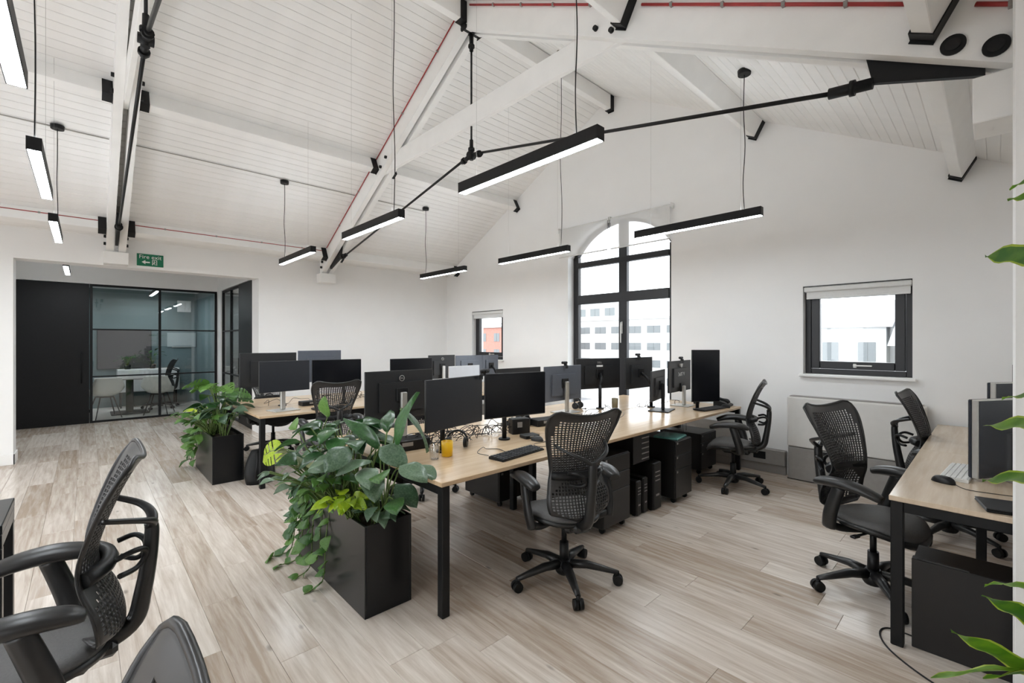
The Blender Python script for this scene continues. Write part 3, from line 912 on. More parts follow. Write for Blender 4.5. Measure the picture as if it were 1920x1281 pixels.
def shell_chair(loc, rz, label):
    t = thing('shell_chair', label, 'chair', loc, rz, 'white shell chairs')
    # one-piece bucket: swept grid from seat front over the back
    vs = []; fs = []
    nu, nv = 12, 14
    prof = [(.22, .43), (.16, .45), (.05, .44), (-.08, .435), (-.16, .46), (-.20, .54), (-.225, .64), (-.24, .74), (-.25, .80)]
    P_ = spline([(a, 0, b) for a, b in prof], 2)
    for i, p in enumerate(P_):
        f = i / (len(P_) - 1)
        hw = .20 + .06 * math.sin(PI * min(1, f * 1.05))
        for k in range(nu + 1):
            s = -1 + 2 * k / nu
            rim = abs(s) ** 3 * (.16 * math.sin(PI * min(1, max(0, f * 1.15))))
            fwd = abs(s) ** 2 * (.10 * max(0, f - .45))
            vs.append((p.x + fwd, s * hw, p.z + rim * (1 - f * .3)))
    n = len(P_)
    for i in range(n - 1):
        for k in range(nu):
            a = i * (nu + 1) + k
            fs.append((a, a + 1, a + nu + 2, a + nu + 1))
    vs2 = [(x - .008, yy, z - .008) for x, yy, z in vs]
    o = len(vs)
    fs2 = [tuple(i + o for i in f)[::-1] for f in fs]
    edge = []
    for i in range(n - 1):
        for k in (0, nu):
            a = i * (nu + 1) + k; b = (i + 1) * (nu + 1) + k
            edge.append((a, b, b + o, a + o))
    for k in range(nu):
        for i in (0, n - 1):
            a = i * (nu + 1) + k
            edge.append((a, a + 1, a + 1 + o, a + o))
    MB().add(vs + vs2, fs + fs2 + edge, True).build('shell', 'shellwhite', t)
    for sx, sy in ((.2, .22), (.2, -.22), (-.22, .2), (-.22, -.2)):
        MB().cyl((sx * .5, sy * .5, .425), (sx, sy, 0), .012, .009, 8).build('leg', 'rod', t)
    MB().b2(-.11, .11, -.11, .11, .405, .425, .006).build('seat_plate', 'black', t)
shell_chair((-11.95, .28, 0), R(195), 'white shell chair on the left of the meeting table')
shell_chair((-11.93, 1.12, 0), R(160), 'white shell chair on the right of the meeting table')

# potted plants on the sideboard are built further down with the other plants

# ------------------------------------------------------------------ green fire exit sign
sg = thing('fire_exit_sign', 'green fire exit sign with white arrow on the left wall', 'sign', (XL, .672, 2.648))
MB().b2(.001, .008, -.148, .148, -.085, .085, .002).build('panel', 'green', sg)
tt = text_part('lettering', 'Fire exit', .075, 'paper', sg, (.0085, 0, .042), (R(90), 0, R(90)), .0004)
ar = MB().prism([(-.095, -.03), (-.055, -.002), (-.055, -.022), (-.005, -.022), (-.005, -.040), (-.055, -.040), (-.055, -.060)], .0082, .0095, 'x')
ar.build('arrow', 'paper', sg)
mn = MB()
mn.prism([(.02, -.065), (.02, .008), (.075, .008), (.075, -.065), (.068, -.065), (.068, .001), (.027, .001), (.027, -.065)], .0082, .0095, 'x')
mn.prism([(.038, -.012), (.048, -.012), (.048, -.002), (.038, -.002)], .0082, .0095, 'x')
mn.prism([(.032, -.03), (.050, -.014), (.060, -.028), (.056, -.032), (.049, -.024), (.045, -.040), (.056, -.050), (.056, -.064), (.050, -.064), (.050, -.053), (.038, -.043), (.030, -.060), (.024, -.058), (.036, -.036)], .0082, .0095, 'x')
mn.build('running_figure', 'paper', sg)

# ------------------------------------------------------------------ task chairs
def back_surface(u, v):
    """point on the back shell; u in -1..1 across, v in 0..1 from bottom to top"""
    keys = [(0, -.215, .440), (.10, -.248, .485), (.24, -.230, .59), (.36, -.185, .685), (.46, -.172, .75), (.60, -.194, .845), (.78, -.236, .96), (.92, -.276, 1.05), (1.0, -.302, 1.092)]
    wk = [(0, .09), (.05, .152), (.13, .198), (.22, .212), (.33, .190), (.43, .172), (.55, .186), (.72, .218), (.88, .240), (1.0, .236)]
    def interp(tab, t, col):
        for i in range(len(tab) - 1):
            if t <= tab[i + 1][0] + 1e-9:
                a, b = tab[i], tab[i + 1]
                f = (t - a[0]) / (b[0] - a[0])
                m0 = (tab[i + 1][col] - tab[max(i - 1, 0)][col]) / max(1e-6, tab[i + 1][0] - tab[max(i - 1, 0)][0]) * (b[0] - a[0])
                j = min(i + 2, len(tab) - 1)
                m1 = (tab[j][col] - a[col]) / max(1e-6, tab[j][0] - a[0]) * (b[0] - a[0])
                return ((2 * f ** 3 - 3 * f * f + 1) * a[col] + (f ** 3 - 2 * f * f + f) * m0 + (-2 * f ** 3 + 3 * f * f) * b[col] + (f ** 3 - f * f) * m1)
        return tab[-1][col]
    x = interp(keys, v, 1); z = interp(keys, v, 2); w = interp(wk, v, 1)
    a = abs(u)
    # sides wrap forward; the top edge dips in the middle and lifts at its corners
    x += (.040 + .035 * max(0, 1 - v / .45)) * a ** 2.2
    if v > .8:
        k = (v - .8) / .2
        z += k * (.045 * a ** 2 - .016) - .042 * k * (max(0, a - .72) / .28) ** 2
    if v < .12:
        k = (.12 - v) / .12
        z += k * .05 * a ** 2
    return Vector((x, u * w, z))

def chair_parts():
    parts = {}
    # perforated back shell
    nu, nv = 22, 46
    vs = []; fs = []
    idx = {}
    for j in range(nv + 1):
        for i in range(nu + 1):
            idx[i, j] = len(vs); vs.append(back_surface(-1 + 2 * i / nu, j / nv))
    for j in range(nv):
        for i in range(nu):
            q = [idx[i, j], idx[i + 1, j], idx[i + 1, j + 1], idx[i, j + 1]]
            u = abs(-1 + 2 * (i + .5) / nu); v = (j + .5) / nv
            lower = .08 < v < .38 and ((v - .22) / .16) ** 2 + (u / .93) ** 2 < 1
            upper = .43 < v < .91 and u < .90 - .20 * max(0, (v - .70) / .21) ** 2
            if (lower or upper) and not (.38 <= v <= .43):
                c = sum((vs[k] for k in q), Vector()) / 4
                off = .5 * ((i + j) % 2)
                ring = []
                for k in q:
                    d = vs[k] - c
                    ring.append(len(vs)); vs.append(c + Vector((d.x * .72, d.y * (.60 if off else .72), d.z * (.80 if off else .64))))
                for k in range(4):
                    k2 = (k + 1) % 4
                    fs.append((q[k], q[k2], ring[k2], ring[k]))
            else:
                fs.append(tuple(q))
    me = bpy.data.meshes.new('shell_tmp'); me.from_pydata(vs, [], fs)
    me.polygons.foreach_set('use_smooth', [True] * len(fs)); me.update()
    o = bpy.data.objects.new('shell_tmp', me); COL.objects.link(o)
    md = o.modifiers.new('s', 'SOLIDIFY'); md.thickness = .007; md.offset = 0
    bpy.context.view_layer.update()
    dg = bpy.context.evaluated_depsgraph_get()
    shell = bpy.data.meshes.new_from_object(o.evaluated_get(dg))
    bpy.data.objects.remove(o); bpy.data.meshes.remove(me)
    shell.name = 'back_shell'
    shell.materials.append(M['shell'])
    parts['back_shell'] = [shell]
    # thick rolled rim round the shell
    rim = [back_surface(-1, j / 30) for j in range(2, 31)] + [back_surface(-1 + 2 * i / 16, 1) for i in range(1, 17)] + [back_surface(1, j / 30) for j in range(29, 1, -1)] + [back_surface(1 - 2 * i / 10, .06 - .06 * math.sin(PI * i / 10)) for i in range(1, 11)]
    rr = [.005 if p.z < .8 else .005 + .0035 * min(1, (p.z - .8) / .2) for p in rim]
    parts['back_rim'] = [(MB().tube(rim, rr, 8, True), 'graphite')]
    # spine and fork
    sp = spline([(-.10, 0, .40), (-.20, 0, .415), (-.275, 0, .46), (-.300, 0, .56), (-.318, 0, .68), (-.326, 0, .78), (-.322, 0, .815)], 5)
    n = len(sp)
    mb = MB().tube(sp, [.036 - .012 * (i / (n - 1)) for i in range(n)], 10, True, [1.0 - .15 * (i / (n - 1)) for i in range(n)], up=(1, 0, 0))
    parts['spine'] = [(mb, 'graphite')]
    forks = []
    for s in (-1, 1):
        tip = back_surface(s * .80, .68) + Vector((-.006, 0, 0))
        pts = spline([(-.322, s * .004, .80), (-.326, s * .05, .832), (-.290, s * .115, .862), tuple(tip)], 5)
        forks.append((MB().tube(pts, [.020 - .008 * (i / (len(pts) - 1)) for i in range(len(pts))], 8, True, .7), 'graphite'))
    parts['fork_arm'] = forks
    # lumbar band with adjuster loops
    lb = MB()
    pts = [back_surface(-.95 + 1.9 * i / 12, .40) + Vector((-.030 + .022 * abs(-1 + i / 6) ** 2, 0, 0)) for i in range(13)]
    lb.tube(pts, .026, 8, True, 1.0, up=(0, 0, 1))
    for s in (-1, 1):
        lb.tube(spline([(-.225, s * .10, .735), (-.275, s * .09, .75), (-.305, s * .05, .735), (-.305, s * .03, .70), (-.28, s * .05, .672), (-.235, s * .10, .675)], 4), .010, 6)
    parts['lumbar_support'] = [(lb, 'plastic')]
    # seat: thick pad with rolled front, and its frame
    def seat(th, z0, inset):
        vs = []; fs = []
        na, nr = 36, 6
        def rim(t):
            c, s = math.cos(t), math.sin(t)
            e = .42
            x = .235 * math.copysign(abs(c) ** (2 * e / 1.0), c) + .02
            yv = .245 * math.copysign(abs(s) ** (2 * e / 1.0), s)
            if x < 0: yv *= 1 - .16 * (abs(x) / .215)
            return x * (1 - inset), yv * (1 - inset)
        for r_ in range(nr + 1):
            f = r_ / nr
            for a in range(na):
                x, yv = rim(2 * PI * a / na)
                x = .02 + (x - .02) * f; yv *= f
                z = z0 + th * math.sqrt(max(0, 1 - f ** 5)) + .018 * (yv / .24) ** 2 - (.05 * max(0, (x - .12) / .13) ** 2)
                vs.append((x, yv, z))
        for r_ in range(nr):
            for a in range(na):
                a2 = (a + 1) % na
                fs.append((r_ * na + a, r_ * na + a2, (r_ + 1) * na + a2, (r_ + 1) * na + a))
        o = len(vs)
        for a in range(na):
            x, yv, z = vs[nr * na + a]
            vs.append((x * .96, yv * .96, z - .022))
        for a in range(na):
            a2 = (a + 1) % na
            fs.append((nr * na + a, nr * na + a2, o + a2, o + a))
        fs.append(tuple(o + a for a in range(na))[::-1])
        return MB().add(vs, fs, True)
    parts['seat'] = [(seat(.022, .445, .04), 'seat')]
    fr = seat(.012, .425, 0.0)
    fr.box((-.03, 0, .385), (.26, .15, .07), .02)
    fr.box((-.17, 0, .40), (.12, .12, .05), .015)
    fr.tube(spline([(.0, -.08, .385), (-.06, -.20, .39), (-.09, -.27, .42)], 4), .022, 8)
    fr.tube(spline([(.0, .08, .385), (-.06, .20, .39), (-.09, .27, .42)], 4), .022, 8)
    parts['seat_frame'] = [(fr, 'graphite')]
    lev = MB().tube([(.04, -.06, .385), (.06, -.27, .40)], .008, 6).box((.062, -.285, .40), (.03, .05, .014), .004)
    parts['lever'] = [(lev, 'plastic')]
    # arms
    posts = []; pads = []
    for s in (-1, 1):
        pts = spline([(-.09, s * .268, .40), (-.075, s * .285, .48), (-.045, s * .290, .58), (-.02, s * .288, .655)], 4)
        posts.append((MB().tube(pts, [.040 - .006 * i / (len(pts) - 1) for i in range(len(pts))], 10, True, .62, up=(0, 1, 0)), 'graphite'))
        pp = spline([(-.155, s * .272, .652), (-.11, s * .282, .668), (-.02, s * .286, .678), (.09, s * .276, .668), (.185, s * .258, .636)], 5)
        n = len(pp)
        pads.append((MB().tube(pp, [.052 * math.sin(PI * (.12 + .76 * i / (n - 1))) ** .5 for i in range(n)], 12, True, .60, up=(0, 0, 1)), 'graphite'))
    parts['arm_post'] = posts
    parts['arm_pad'] = pads
    # gas lift
    gl = MB().cyl((0, 0, .10), (0, 0, .24), .030, .028, 14).cyl((0, 0, .24), (0, 0, .37), .017, .017, 12).lathe([(.045, .045), (.055, .06), (.055, .11), (.036, .135)], 14)
    parts['gas_lift'] = [(gl, 'plastic')]
    legs = []
    for k in range(5):
        t = 2 * PI * k / 5
        c, s = math.cos(t), math.sin(t)
        pts = [(c * .03, s * .03, .105), (c * .14, s * .14, .108), (c * .26, s * .26, .088), (c * .33, s * .33, .076)]
        legs.append((MB().tube(pts, [.034, .030, .022, .016], 8, True, .8, up=(0, 0, 1)), 'graphite'))
    parts['base_leg'] = legs
    cas = []
    for k in range(5):
        t = 2 * PI * k / 5
        c, s = math.cos(t), math.sin(t)
        ax = Vector((-s, c, 0)); ctr = Vector((c * .33, s * .33, .032))
        mb = MB()
        for q in (-1, 1):
            mb.cyl(ctr + ax * q * .005, ctr + ax * q * .028, .0318, .029, 16)
        mb.cyl(ctr + Vector((0, 0, .02)), ctr + Vector((0, 0, .052)), .009, .009, 8)
        mb.box(ctr + Vector((0, 0, .018)), (.028, .028, .04), .008)
        cas.append((mb, 'wheel'))
    parts['caster'] = cas
    out = []
    for nm, lst in parts.items():
        for it in lst:
            if isinstance(it, tuple):
                me = it[0].mesh(nm); me.materials.append(M[it[1]])
            else:
                me = it
            out.append((nm, me))
    return out
CHAIR = chair_parts()
def chair(x, y, heading, label, base=0.0, dz=0.0):
    t = thing('office_chair', label, 'chair', (x, y, 0), R(heading), 'mesh office chairs')
    made = {}
    for nm, me in CHAIR:
        up_ = {'caster': 'base_leg', 'arm_pad': 'arm_post', 'fork_arm': 'spine', 'back_rim': 'back_shell', 'lever': 'seat_frame'}.get(nm)
        k = len(made.get(nm, []))
        par = made[up_][min(k, len(made[up_]) - 1)] if up_ else t      # casters belong to their leg, pads to their post
        o = link(nm, me, par)
        made.setdefault(nm, []).append(o)
        if nm == 'base_leg':
            o.rotation_euler = (0, 0, R(base))
    return t
chair(-1.86, 2.20, 160, 'mesh office chair pushed up to the near long desk', 20)
chair(-1.86, 4.90, 196, 'mesh office chair at the far end of the long desk by the gable wall', 10)
chair(-0.50, 3.45, -20, 'mesh office chair nearest at the right window desk', 30)
chair(-0.24, 4.82, -5, 'farther mesh office chair at the right window desk', 40)
chair(-2.22, -0.14, 266, 'mesh office chair at the far left foreground beside the black table', 30)
chair(-0.63, -0.20, 264, 'mesh office chair cut off by the bottom edge', 0)
chair(-4.84, 1.90, 174, 'mesh office chair at the farther desk, behind the big planter', 25)
chair(-6.86, 1.90, 10, 'office chair tucked under the far side of the farther desk', 15)
chair(-3.95, 2.50, 0, 'office chair on the hidden side of the near desk, its caster showing', 35)
# black swivel chair in the meeting room
mc = chair(-12.88, 1.24, 250, 'black swivel chair behind the meeting table', 0)

# ------------------------------------------------------------------ desks
ZD = 0.74
def bench(name, label, x0, x1, y0, bays, L, m, double=True, modesty=False):
    t = thing(name, label, 'desk', (x0, y0, 0), 0, 'office desks')
    W = x1 - x0
    rows = ((0, W / 2 - .006), (W / 2 + .006, W)) if double else ((0, W),)
    for b in range(bays):
        for (a, c) in rows:
            MB().b2(a, c, b * L + .001, (b + 1) * L - .001, ZD - .025, ZD, .0025).build('tabletop', m, t)
    for b in range(bays + 1):
        yy = min(max(b * L, .03), bays * L - .03)
        if b in (0, bays):
            for xx in (.03, W - .03):
                MB().b2(xx - .025, xx + .025, yy - .02, yy + .03 if b == 0 else yy + .02, 0, ZD - .0255, .004).build('leg', 'black', t)
        else:
            for xx in ((W / 2 - .12, W / 2 + .12) if double else (.30, W - .1)):
                MB().b2(xx - .025, xx + .025, yy - .025, yy + .025, 0, ZD - .0255, .004).build('leg', 'black', t)
        MB().b2(.055, W - .055, yy - .02, yy + .02, ZD - .075, ZD - .0255, .003).build('cross_rail', 'black', t)
    for xx in ((.26, W - .26) if double else (.40, W - .08)):
        MB().b2(xx - .02, xx + .02, .06, bays * L - .06, ZD - .075, ZD - .027, .003).build('side_rail', 'black', t)
    if double:
        MB().b2(W / 2 - .14, W / 2 + .14, .15, bays * L - .15, ZD - .20, ZD - .19).b2(W / 2 - .14, W / 2 - .135, .15, bays * L - .15, ZD - .19, ZD - .10).b2(W / 2 + .135, W / 2 + .14, .15, bays * L - .15, ZD - .19, ZD - .10).build('cable_tray', 'black', t)
    return t
bench('bench_desk', 'long oak bench desk in the middle with black square legs', -3.63, -2.03, 1.39, 3, 1.40, 'oak')
bench('bench_desk', 'farther oak bench desk behind the small planter', -6.69, -5.09, 1.28, 3, 1.40, 'oak')
bench('window_desk', 'pale oak desk along the right wall', -0.36, 0.32, 2.90, 2, 1.40, 'oakpale', False)
# black table at the left edge
bt = thing('side_table', 'small black steel table at the left edge of the picture', 'table', (-3.27, -.25, 0))
MB().b2(0, .46, -.6, 0, .70, .74, .003).build('table_top', 'planter', bt)
MB().b2(0, .46, -.03, -.001, .64, .6995, .003).b2(0, .03, -.6, -.0305, .64, .6995, .003).build('apron', 'planter', bt)
for sx in (.03, .43):
    for sy in (-.57, -.03):
        MB().b2(sx - .029, sx + .029, sy - .029, sy + .029, 0, .6395, .003).build('leg', 'planter', bt)

# ------------------------------------------------------------------ monitors
def monitor(x, y, zc, w, h, heading, label, stand='black', back='monback', logo=None, screen='screen', sx=None, silver_edge=False, base_w=.22, arm_dy=0.0):
    """screen faces local +X; origin on the desk under the panel"""
    t = thing('monitor', label, 'monitor', (x, y, ZD), R(heading), 'desktop monitors')
    z = zc - ZD
    pm = MB().b2(-.014, .0, -w / 2, w / 2, z - h / 2, z + h / 2, .003)
    pm.prism([(-w * .32, z - h * .34), (w * .32, z - h * .34), (w * .32, z + h * .26), (-w * .32, z + h * .26)], -.030, -.0141, 'x')
    pan = pm.build('panel', back, t)
    MB().b2(.0002, .0022, -w / 2 + .004, w / 2 - .004, z - h / 2 + .008, z + h / 2 - .004).build('screen', screen, t)
    if silver_edge:
        MB().b2(-.045, -.0145, -w / 2, w / 2, z - h / 2, z + h / 2, .004).build('silver_casing', 'silver', t)
        MB().b2(-.0475, -.0452, -w / 2 + .006, w / 2 - .006, z - h / 2 + .006, z + h / 2 - .006, .001).build('back_cover', 'bluescr', t)
    if logo == 'ring':
        zz = z + h * .34
        g = MB().tube([(-.0335, -.0 + .021 * math.cos(2 * PI * k / 24), zz + .021 * math.sin(2 * PI * k / 24)) for k in range(25)], .0022, 6, False)
        g.build('ring_emblem', 'silver', pan)
        lo = text_part('emblem_lettering', 'DELL', .0135, 'silver', pan, (-.0345, 0, zz), (R(90), 0, R(-90)), .0005)
    if logo == 'text':
        text_part('emblem_lettering', 'DELL', .030, 'silver', pan, (-.0305, 0, z + h * .36), (R(90), 0, R(-90)), .0005)
        MB().b2(-.0322, -.0305, -.045, .045, z + h * .22, z + h * .28).build('white_label', 'paper', pan)
    if logo == 'shield':
        g = MB().prism([(-.035, z + h * .40), (.035, z + h * .40), (.025, z + h * .31), (0, z + h * .27), (-.025, z + h * .31)], -.0325, -.0145, 'x')
        g.build('shield_emblem', 'silver', pan)
        text_part('marking', '3x0T V', .062, 'paper', pan, (-.0308, 0, z + h * .06), (R(90), 0, R(-90)), .0005)
    if stand in ('silver', 'black'):
        m_ = 'silver' if stand == 'silver' else 'black'
        nt = z + .02 if logo != 'shield' else z - h / 2 + .07
        MB().b2(-.075, -.045, -.026, .026, .010, nt, .006).build('neck', m_, t)
        MB().b2(-.046, -.029, -.05, .05, nt - .07, nt + .03, .004).build('mount', 'plastic', t)
        MB().b2(-.155, .065, -base_w / 2, base_w / 2, 0, .0095, .003).build('foot', m_, t)
    if stand == 'arm':
        MB().cyl((-.17, arm_dy, .0), (-.17, arm_dy, .012), .045, .045, 18).cyl((-.17, arm_dy, .012), (-.17, arm_dy, z - .12), .018, .018, 12).build('post', 'black', t)
        MB().tube([(-.17, arm_dy, z - .13), (-.12, arm_dy * .4, z - .06), (-.045, 0, z)], .017, 8).build('arm', 'black', t)
        MB().b2(-.046, -.029, -.05, .05, z - .05, z + .05, .004).build('mount', 'plastic', t)
    return t
# near desk, front row (screens towards the camera)
monitor(-2.43, 1.78, 1.10, .55, .325, 12, 'dark monitor with a painted grey sheen above the yellow cup', 'arm', screen='screen2', arm_dy=.05)
monitor(-2.44, 2.34, 1.105, .54, .325, -10, 'blackest monitor beside the chair on the near desk', 'arm')
# near desk, far row (backs towards the camera)
monitor(-3.20, 1.80, 1.088, .59, .372, 180, 'monitor back with silver stand and ring emblem behind the big planter', 'silver', 'monback', 'ring', base_w=.26)
monitor(-3.20, 3.10, 1.060, .60, .365, 180, 'monitor back whose top edge shows above the blackest screen', 'silver')
monitor(-3.20, 3.76, 1.052, .62, .372, 181, 'blue grey monitor back with silver stand and webcam, mid desk', 'silver', 'monblue2', base_w=.26)
monitor(-3.20, 4.40, 1.125, .64, .355, 163, 'dark monitor back with white label in front of the tall window', 'arm', 'monback', 'text', arm_dy=.1)
monitor(-2.90, 4.79, 1.130, .56, .365, 178, 'monitor back with webcam at the right of the tall window', 'arm', 'monback')
monitor(-2.56, 4.62, 1.020, .55, .325, 194, 'narrow looking grey monitor back on a black square foot', 'black', 'monback', base_w=.30)
monitor(-2.58, 5.16, 1.090, .64, .365, 184, 'monitor back with shield emblem and white marking', 'silver', 'monback', 'shield')
monitor(-2.13, 4.87, 1.130, .325, .56, -35, 'tall portrait monitor near the wall at the end of the long desk', 'arm', screen='screen')
# farther desk
monitor(-5.33, 1.60, 1.120, .55, .335, 9, 'grey blue monitor on a silver stand at the farther desk', 'silver', screen='screen2', base_w=.28)
monitor(-5.32, 2.17, 1.125, .56, .325, -8, 'black monitor above the chair at the farther desk', 'arm', arm_dy=.12)
monitor(-5.95, 1.60, 1.165, .62, .40, 180, 'large dark monitor back rising at the left of the farther desk', 'arm', 'monback', arm_dy=-.1)
monitor(-5.95, 2.20, 1.185, .55, .40, 182, 'large pale monitor back against the left wall', 'arm', 'monblue2', arm_dy=.1)
monitor(-5.40, 3.22, 1.09, .66, .365, 3, 'monitor with a bright window glare in the middle distance', 'arm', screen='screen')
monitor(-6.00, 4.11, 1.10, .50, .37, 180, 'small dark monitor back with ring emblem in the far corner', 'silver', 'monback', 'ring')
monitor(-6.00, 4.66, 1.09, .57, .36, 180, 'monitor back coloured pale blue for window glare, left of the small far window', 'arm', 'monblue2')  # pale blue of this back and the next imitates reflected window light
monitor(-6.00, 5.12, 1.085, .34, .36, 178, 'monitor back coloured pale blue for window glare, right of the small far window', 'arm', 'monblue2')
monitor(-5.32, 4.05, .985, .56, .32, 0, 'white framed display with painted window glare at the middle of the farther desk', 'arm', 'white', screen='glarescr')
# right window desk
monitor(.04, 3.77, .968, .56, .43, 150, 'large silver edged display on the right window desk', 'silver', 'bluescr', silver_edge=True, base_w=.24)
monitor(.09, 4.62, 1.05, .50, .35, 150, 'second silver edged display behind the first on the right desk', 'silver', 'bluescr', silver_edge=True)
monitor(.16, 5.44, 1.17, .26, .30, 150, 'small dark display at the far end of the right desk', 'arm', 'monback')

# webcams on top of monitors
def webcam(x, y, z, heading, label):
    t = thing('webcam', label, 'webcam', (x, y, z), R(heading), 'webcams')
    MB().b2(-.012, .014, -.045, .045, .018, .046, .008).build('body', 'plastic', t)
    MB().cyl((.014, 0, .032), (.019, 0, .032), .010, .009, 14).build('lens', 'screen', t)
    MB().b2(-.03, .004, -.012, .012, 0, .018, .003).b2(-.034, -.028, -.02, .02, -.03, .004, .002).build('clip', 'plastic', t)
webcam(-3.19, 3.78, 1.239, 181, 'black webcam tilted on the blue grey monitor')
webcam(-2.89, 4.76, 1.3135, 178, 'black webcam on the monitor right of the tall window')
webcam(-2.565, 5.18, 1.2735, 184, 'black webcam on the monitor with the shield emblem')
webcam(-2.425, 2.02, 1.2635, 12, 'black webcam standing between the two dark screens')

# keyboards
def keyboard(x, y, heading, label, m, km, w=.43, d=.125, n=15, rows=5):
    t = thing('keyboard', label, 'keyboard', (x, y, ZD), R(heading), 'keyboards')
    MB().prism([(-d / 2, .0005), (d / 2, .0005), (d / 2, .010), (-d / 2, .018)], -w / 2, w / 2).build('body', m, t)
    kb = MB()
    for r_ in range(rows):
        for c in range(n):
            xx = -d / 2 + .016 + r_ * (d - .03) / (rows - 1)
            kb.box((xx, -w / 2 + .018 + c * (w - .036) / (n - 1), .0205 - .008 * (xx + d / 2) / d), (d / rows * .74, w / n * .80, .006), .0012)
    o = kb.build('keys', km, t)
    o['kind'] = 'stuff'
    return t
keyboard(-2.20, 2.12, 6, 'black keyboard on the near desk in front of the dark screens', 'plastic', 'keyblack')
keyboard(-2.18, 5.10, -8, 'black keyboard in front of the portrait monitor', 'plastic', 'keyblack')
keyboard(-5.17, 2.02, 0, 'dark keyboard on the farther desk beside the silver stand', 'plastic', 'keyblack', .36)
keyboard(-0.14, 3.66, 176, 'white keyboard in front of the silver edged display', 'white', 'white', .44, .12)

# mice
def mouse(x, y, heading, label, m='plastic', cord=None):
    t = thing('computer_mouse', label, 'mouse', (x, y, ZD), R(heading), 'computer mice')
    vs = []; fs = []
    n, k = 14, 7
    for i in range(k + 1):
        f = i / k
        zz = .036 * math.sin(f * PI / 2)
        rr = math.cos(f * PI / 2) ** .6
        for a in range(n):
            th = 2 * PI * a / n
            vs.append((.055 * rr * math.cos(th) - .006 * f, .031 * rr * math.sin(th), zz + .0005))
    for i in range(k):
        for a in range(n):
            a2 = (a + 1) % n
            fs.append((i * n + a, i * n + a2, (i + 1) * n + a2, (i + 1) * n + a))
    fs.append(tuple(range(n))[::-1])
    MB().add(vs, fs, True).build('body', m, t)
    MB().cyl((-.028, -.004, .030), (-.028, .004, .030), .007, .007, 10).build('wheel', 'rod', t)
    if cord:
        MB().tube(spline(cord, 5), .0018, 5).build('cord', 'plastic', t)
mouse(-2.40, 2.52, 190, 'grey mouse with its looped cable behind the keyboard', 'monback', [(-.05, 0, .008), (-.12, .02, .004), (-.16, .12, .003), (-.10, .16, .003), (-.05, .10, .003), (-.1, -.05, .003), (-.14, -.2, .003)])
mouse(-0.19, 3.37, 150, 'black mouse at the near edge of the right window desk', 'plastic', [(-.05, 0, .008), (-.12, .03, .003), (-.20, -.02, .003), (-.28, -.10, .003)])
mouse(-2.12, 5.36, 175, 'black mouse beside the far keyboard near the phone', 'plastic')
# laptop on the right desk
lt = thing('closed_laptop', 'dark closed laptop at the near edge of the right desk', 'laptop', (.10, 3.05, ZD), R(12))
MB().b2(-.15, .15, -.10, .10, .001, .011, .004).build('base', 'plastic', lt)
MB().b2(-.15, .15, -.10, .10, .0115, .018, .003).build('lid', 'monback', lt)

# desk phones
def phone(x, y, heading, label):
    t = thing('desk_phone', label, 'telephone', (x, y, ZD), R(heading), 'desk phones')
    MB().prism([(-.09, .0005), (.09, .0005), (.09, .02), (-.06, .075), (-.09, .075)], -.09, .09).build('body', 'plastic', t)
    hs = MB().tube(spline([(-.08, -.062, .078), (-.06, -.062, .098), (0, -.062, .083), (.055, -.062, .07), (.075, -.062, .045)], 4), [.024, .024, .022, .017, .015, .014, .014, .014, .014, .015, .017, .020, .022, .022, .02, .02, .02], 8)
    hs.build('handset', 'plastic', t)
    MB().box((-.035, .03, .0725), (.045, .09, .006), .001, Euler((0, R(20), 0))).build('display', 'monblue', t)
    bt_ = MB()
    for i in range(4):
        for j in range(3):
            xx = .0 + i * .02
            bt_.box((xx, .0 + j * .024, .0535 - (xx) * .367 + .002), (.013, .016, .006), .001)
    bt_.build('key_pad', 'grey', t)
phone(-2.20, 5.50, 10, 'black desk phone at the far end of the long desk')
phone(-2.98, 2.86, 170, 'black desk phone behind the blackest monitor')

# headsets
def headset(x, y, rz, label):
    t = thing('headset', label, 'headset', (x, y, ZD), rz, 'headsets')
    pts = [(.075 * math.cos(a), 0.02 + .055 * math.sin(a) * .2, .045 + .075 * math.sin(a)) for a in [PI * k / 12 for k in range(13)]]
    MB().tube(pts, .008, 8).build('headband', 'plastic', t)
    for s in (-1, 1):
        MB().cyl((s * .075, .02, .040), (s * .050, .02, .040), .034, .038, 18).build('ear_cup', 'plastic', t)
    MB().tube(spline([(-.078, .01, .03), (-.07, -.05, .02), (-.03, -.085, .015)], 4), .004, 6).cyl((-.03, -.085, .015), (-.018, -.092, .014), .008).build('microphone', 'plastic', t)
headset(-2.63, 1.93, R(40), 'black headphones lying behind the yellow cup')
headset(-3.20, 4.05, R(100), 'black headset lying in the middle of the long desk')

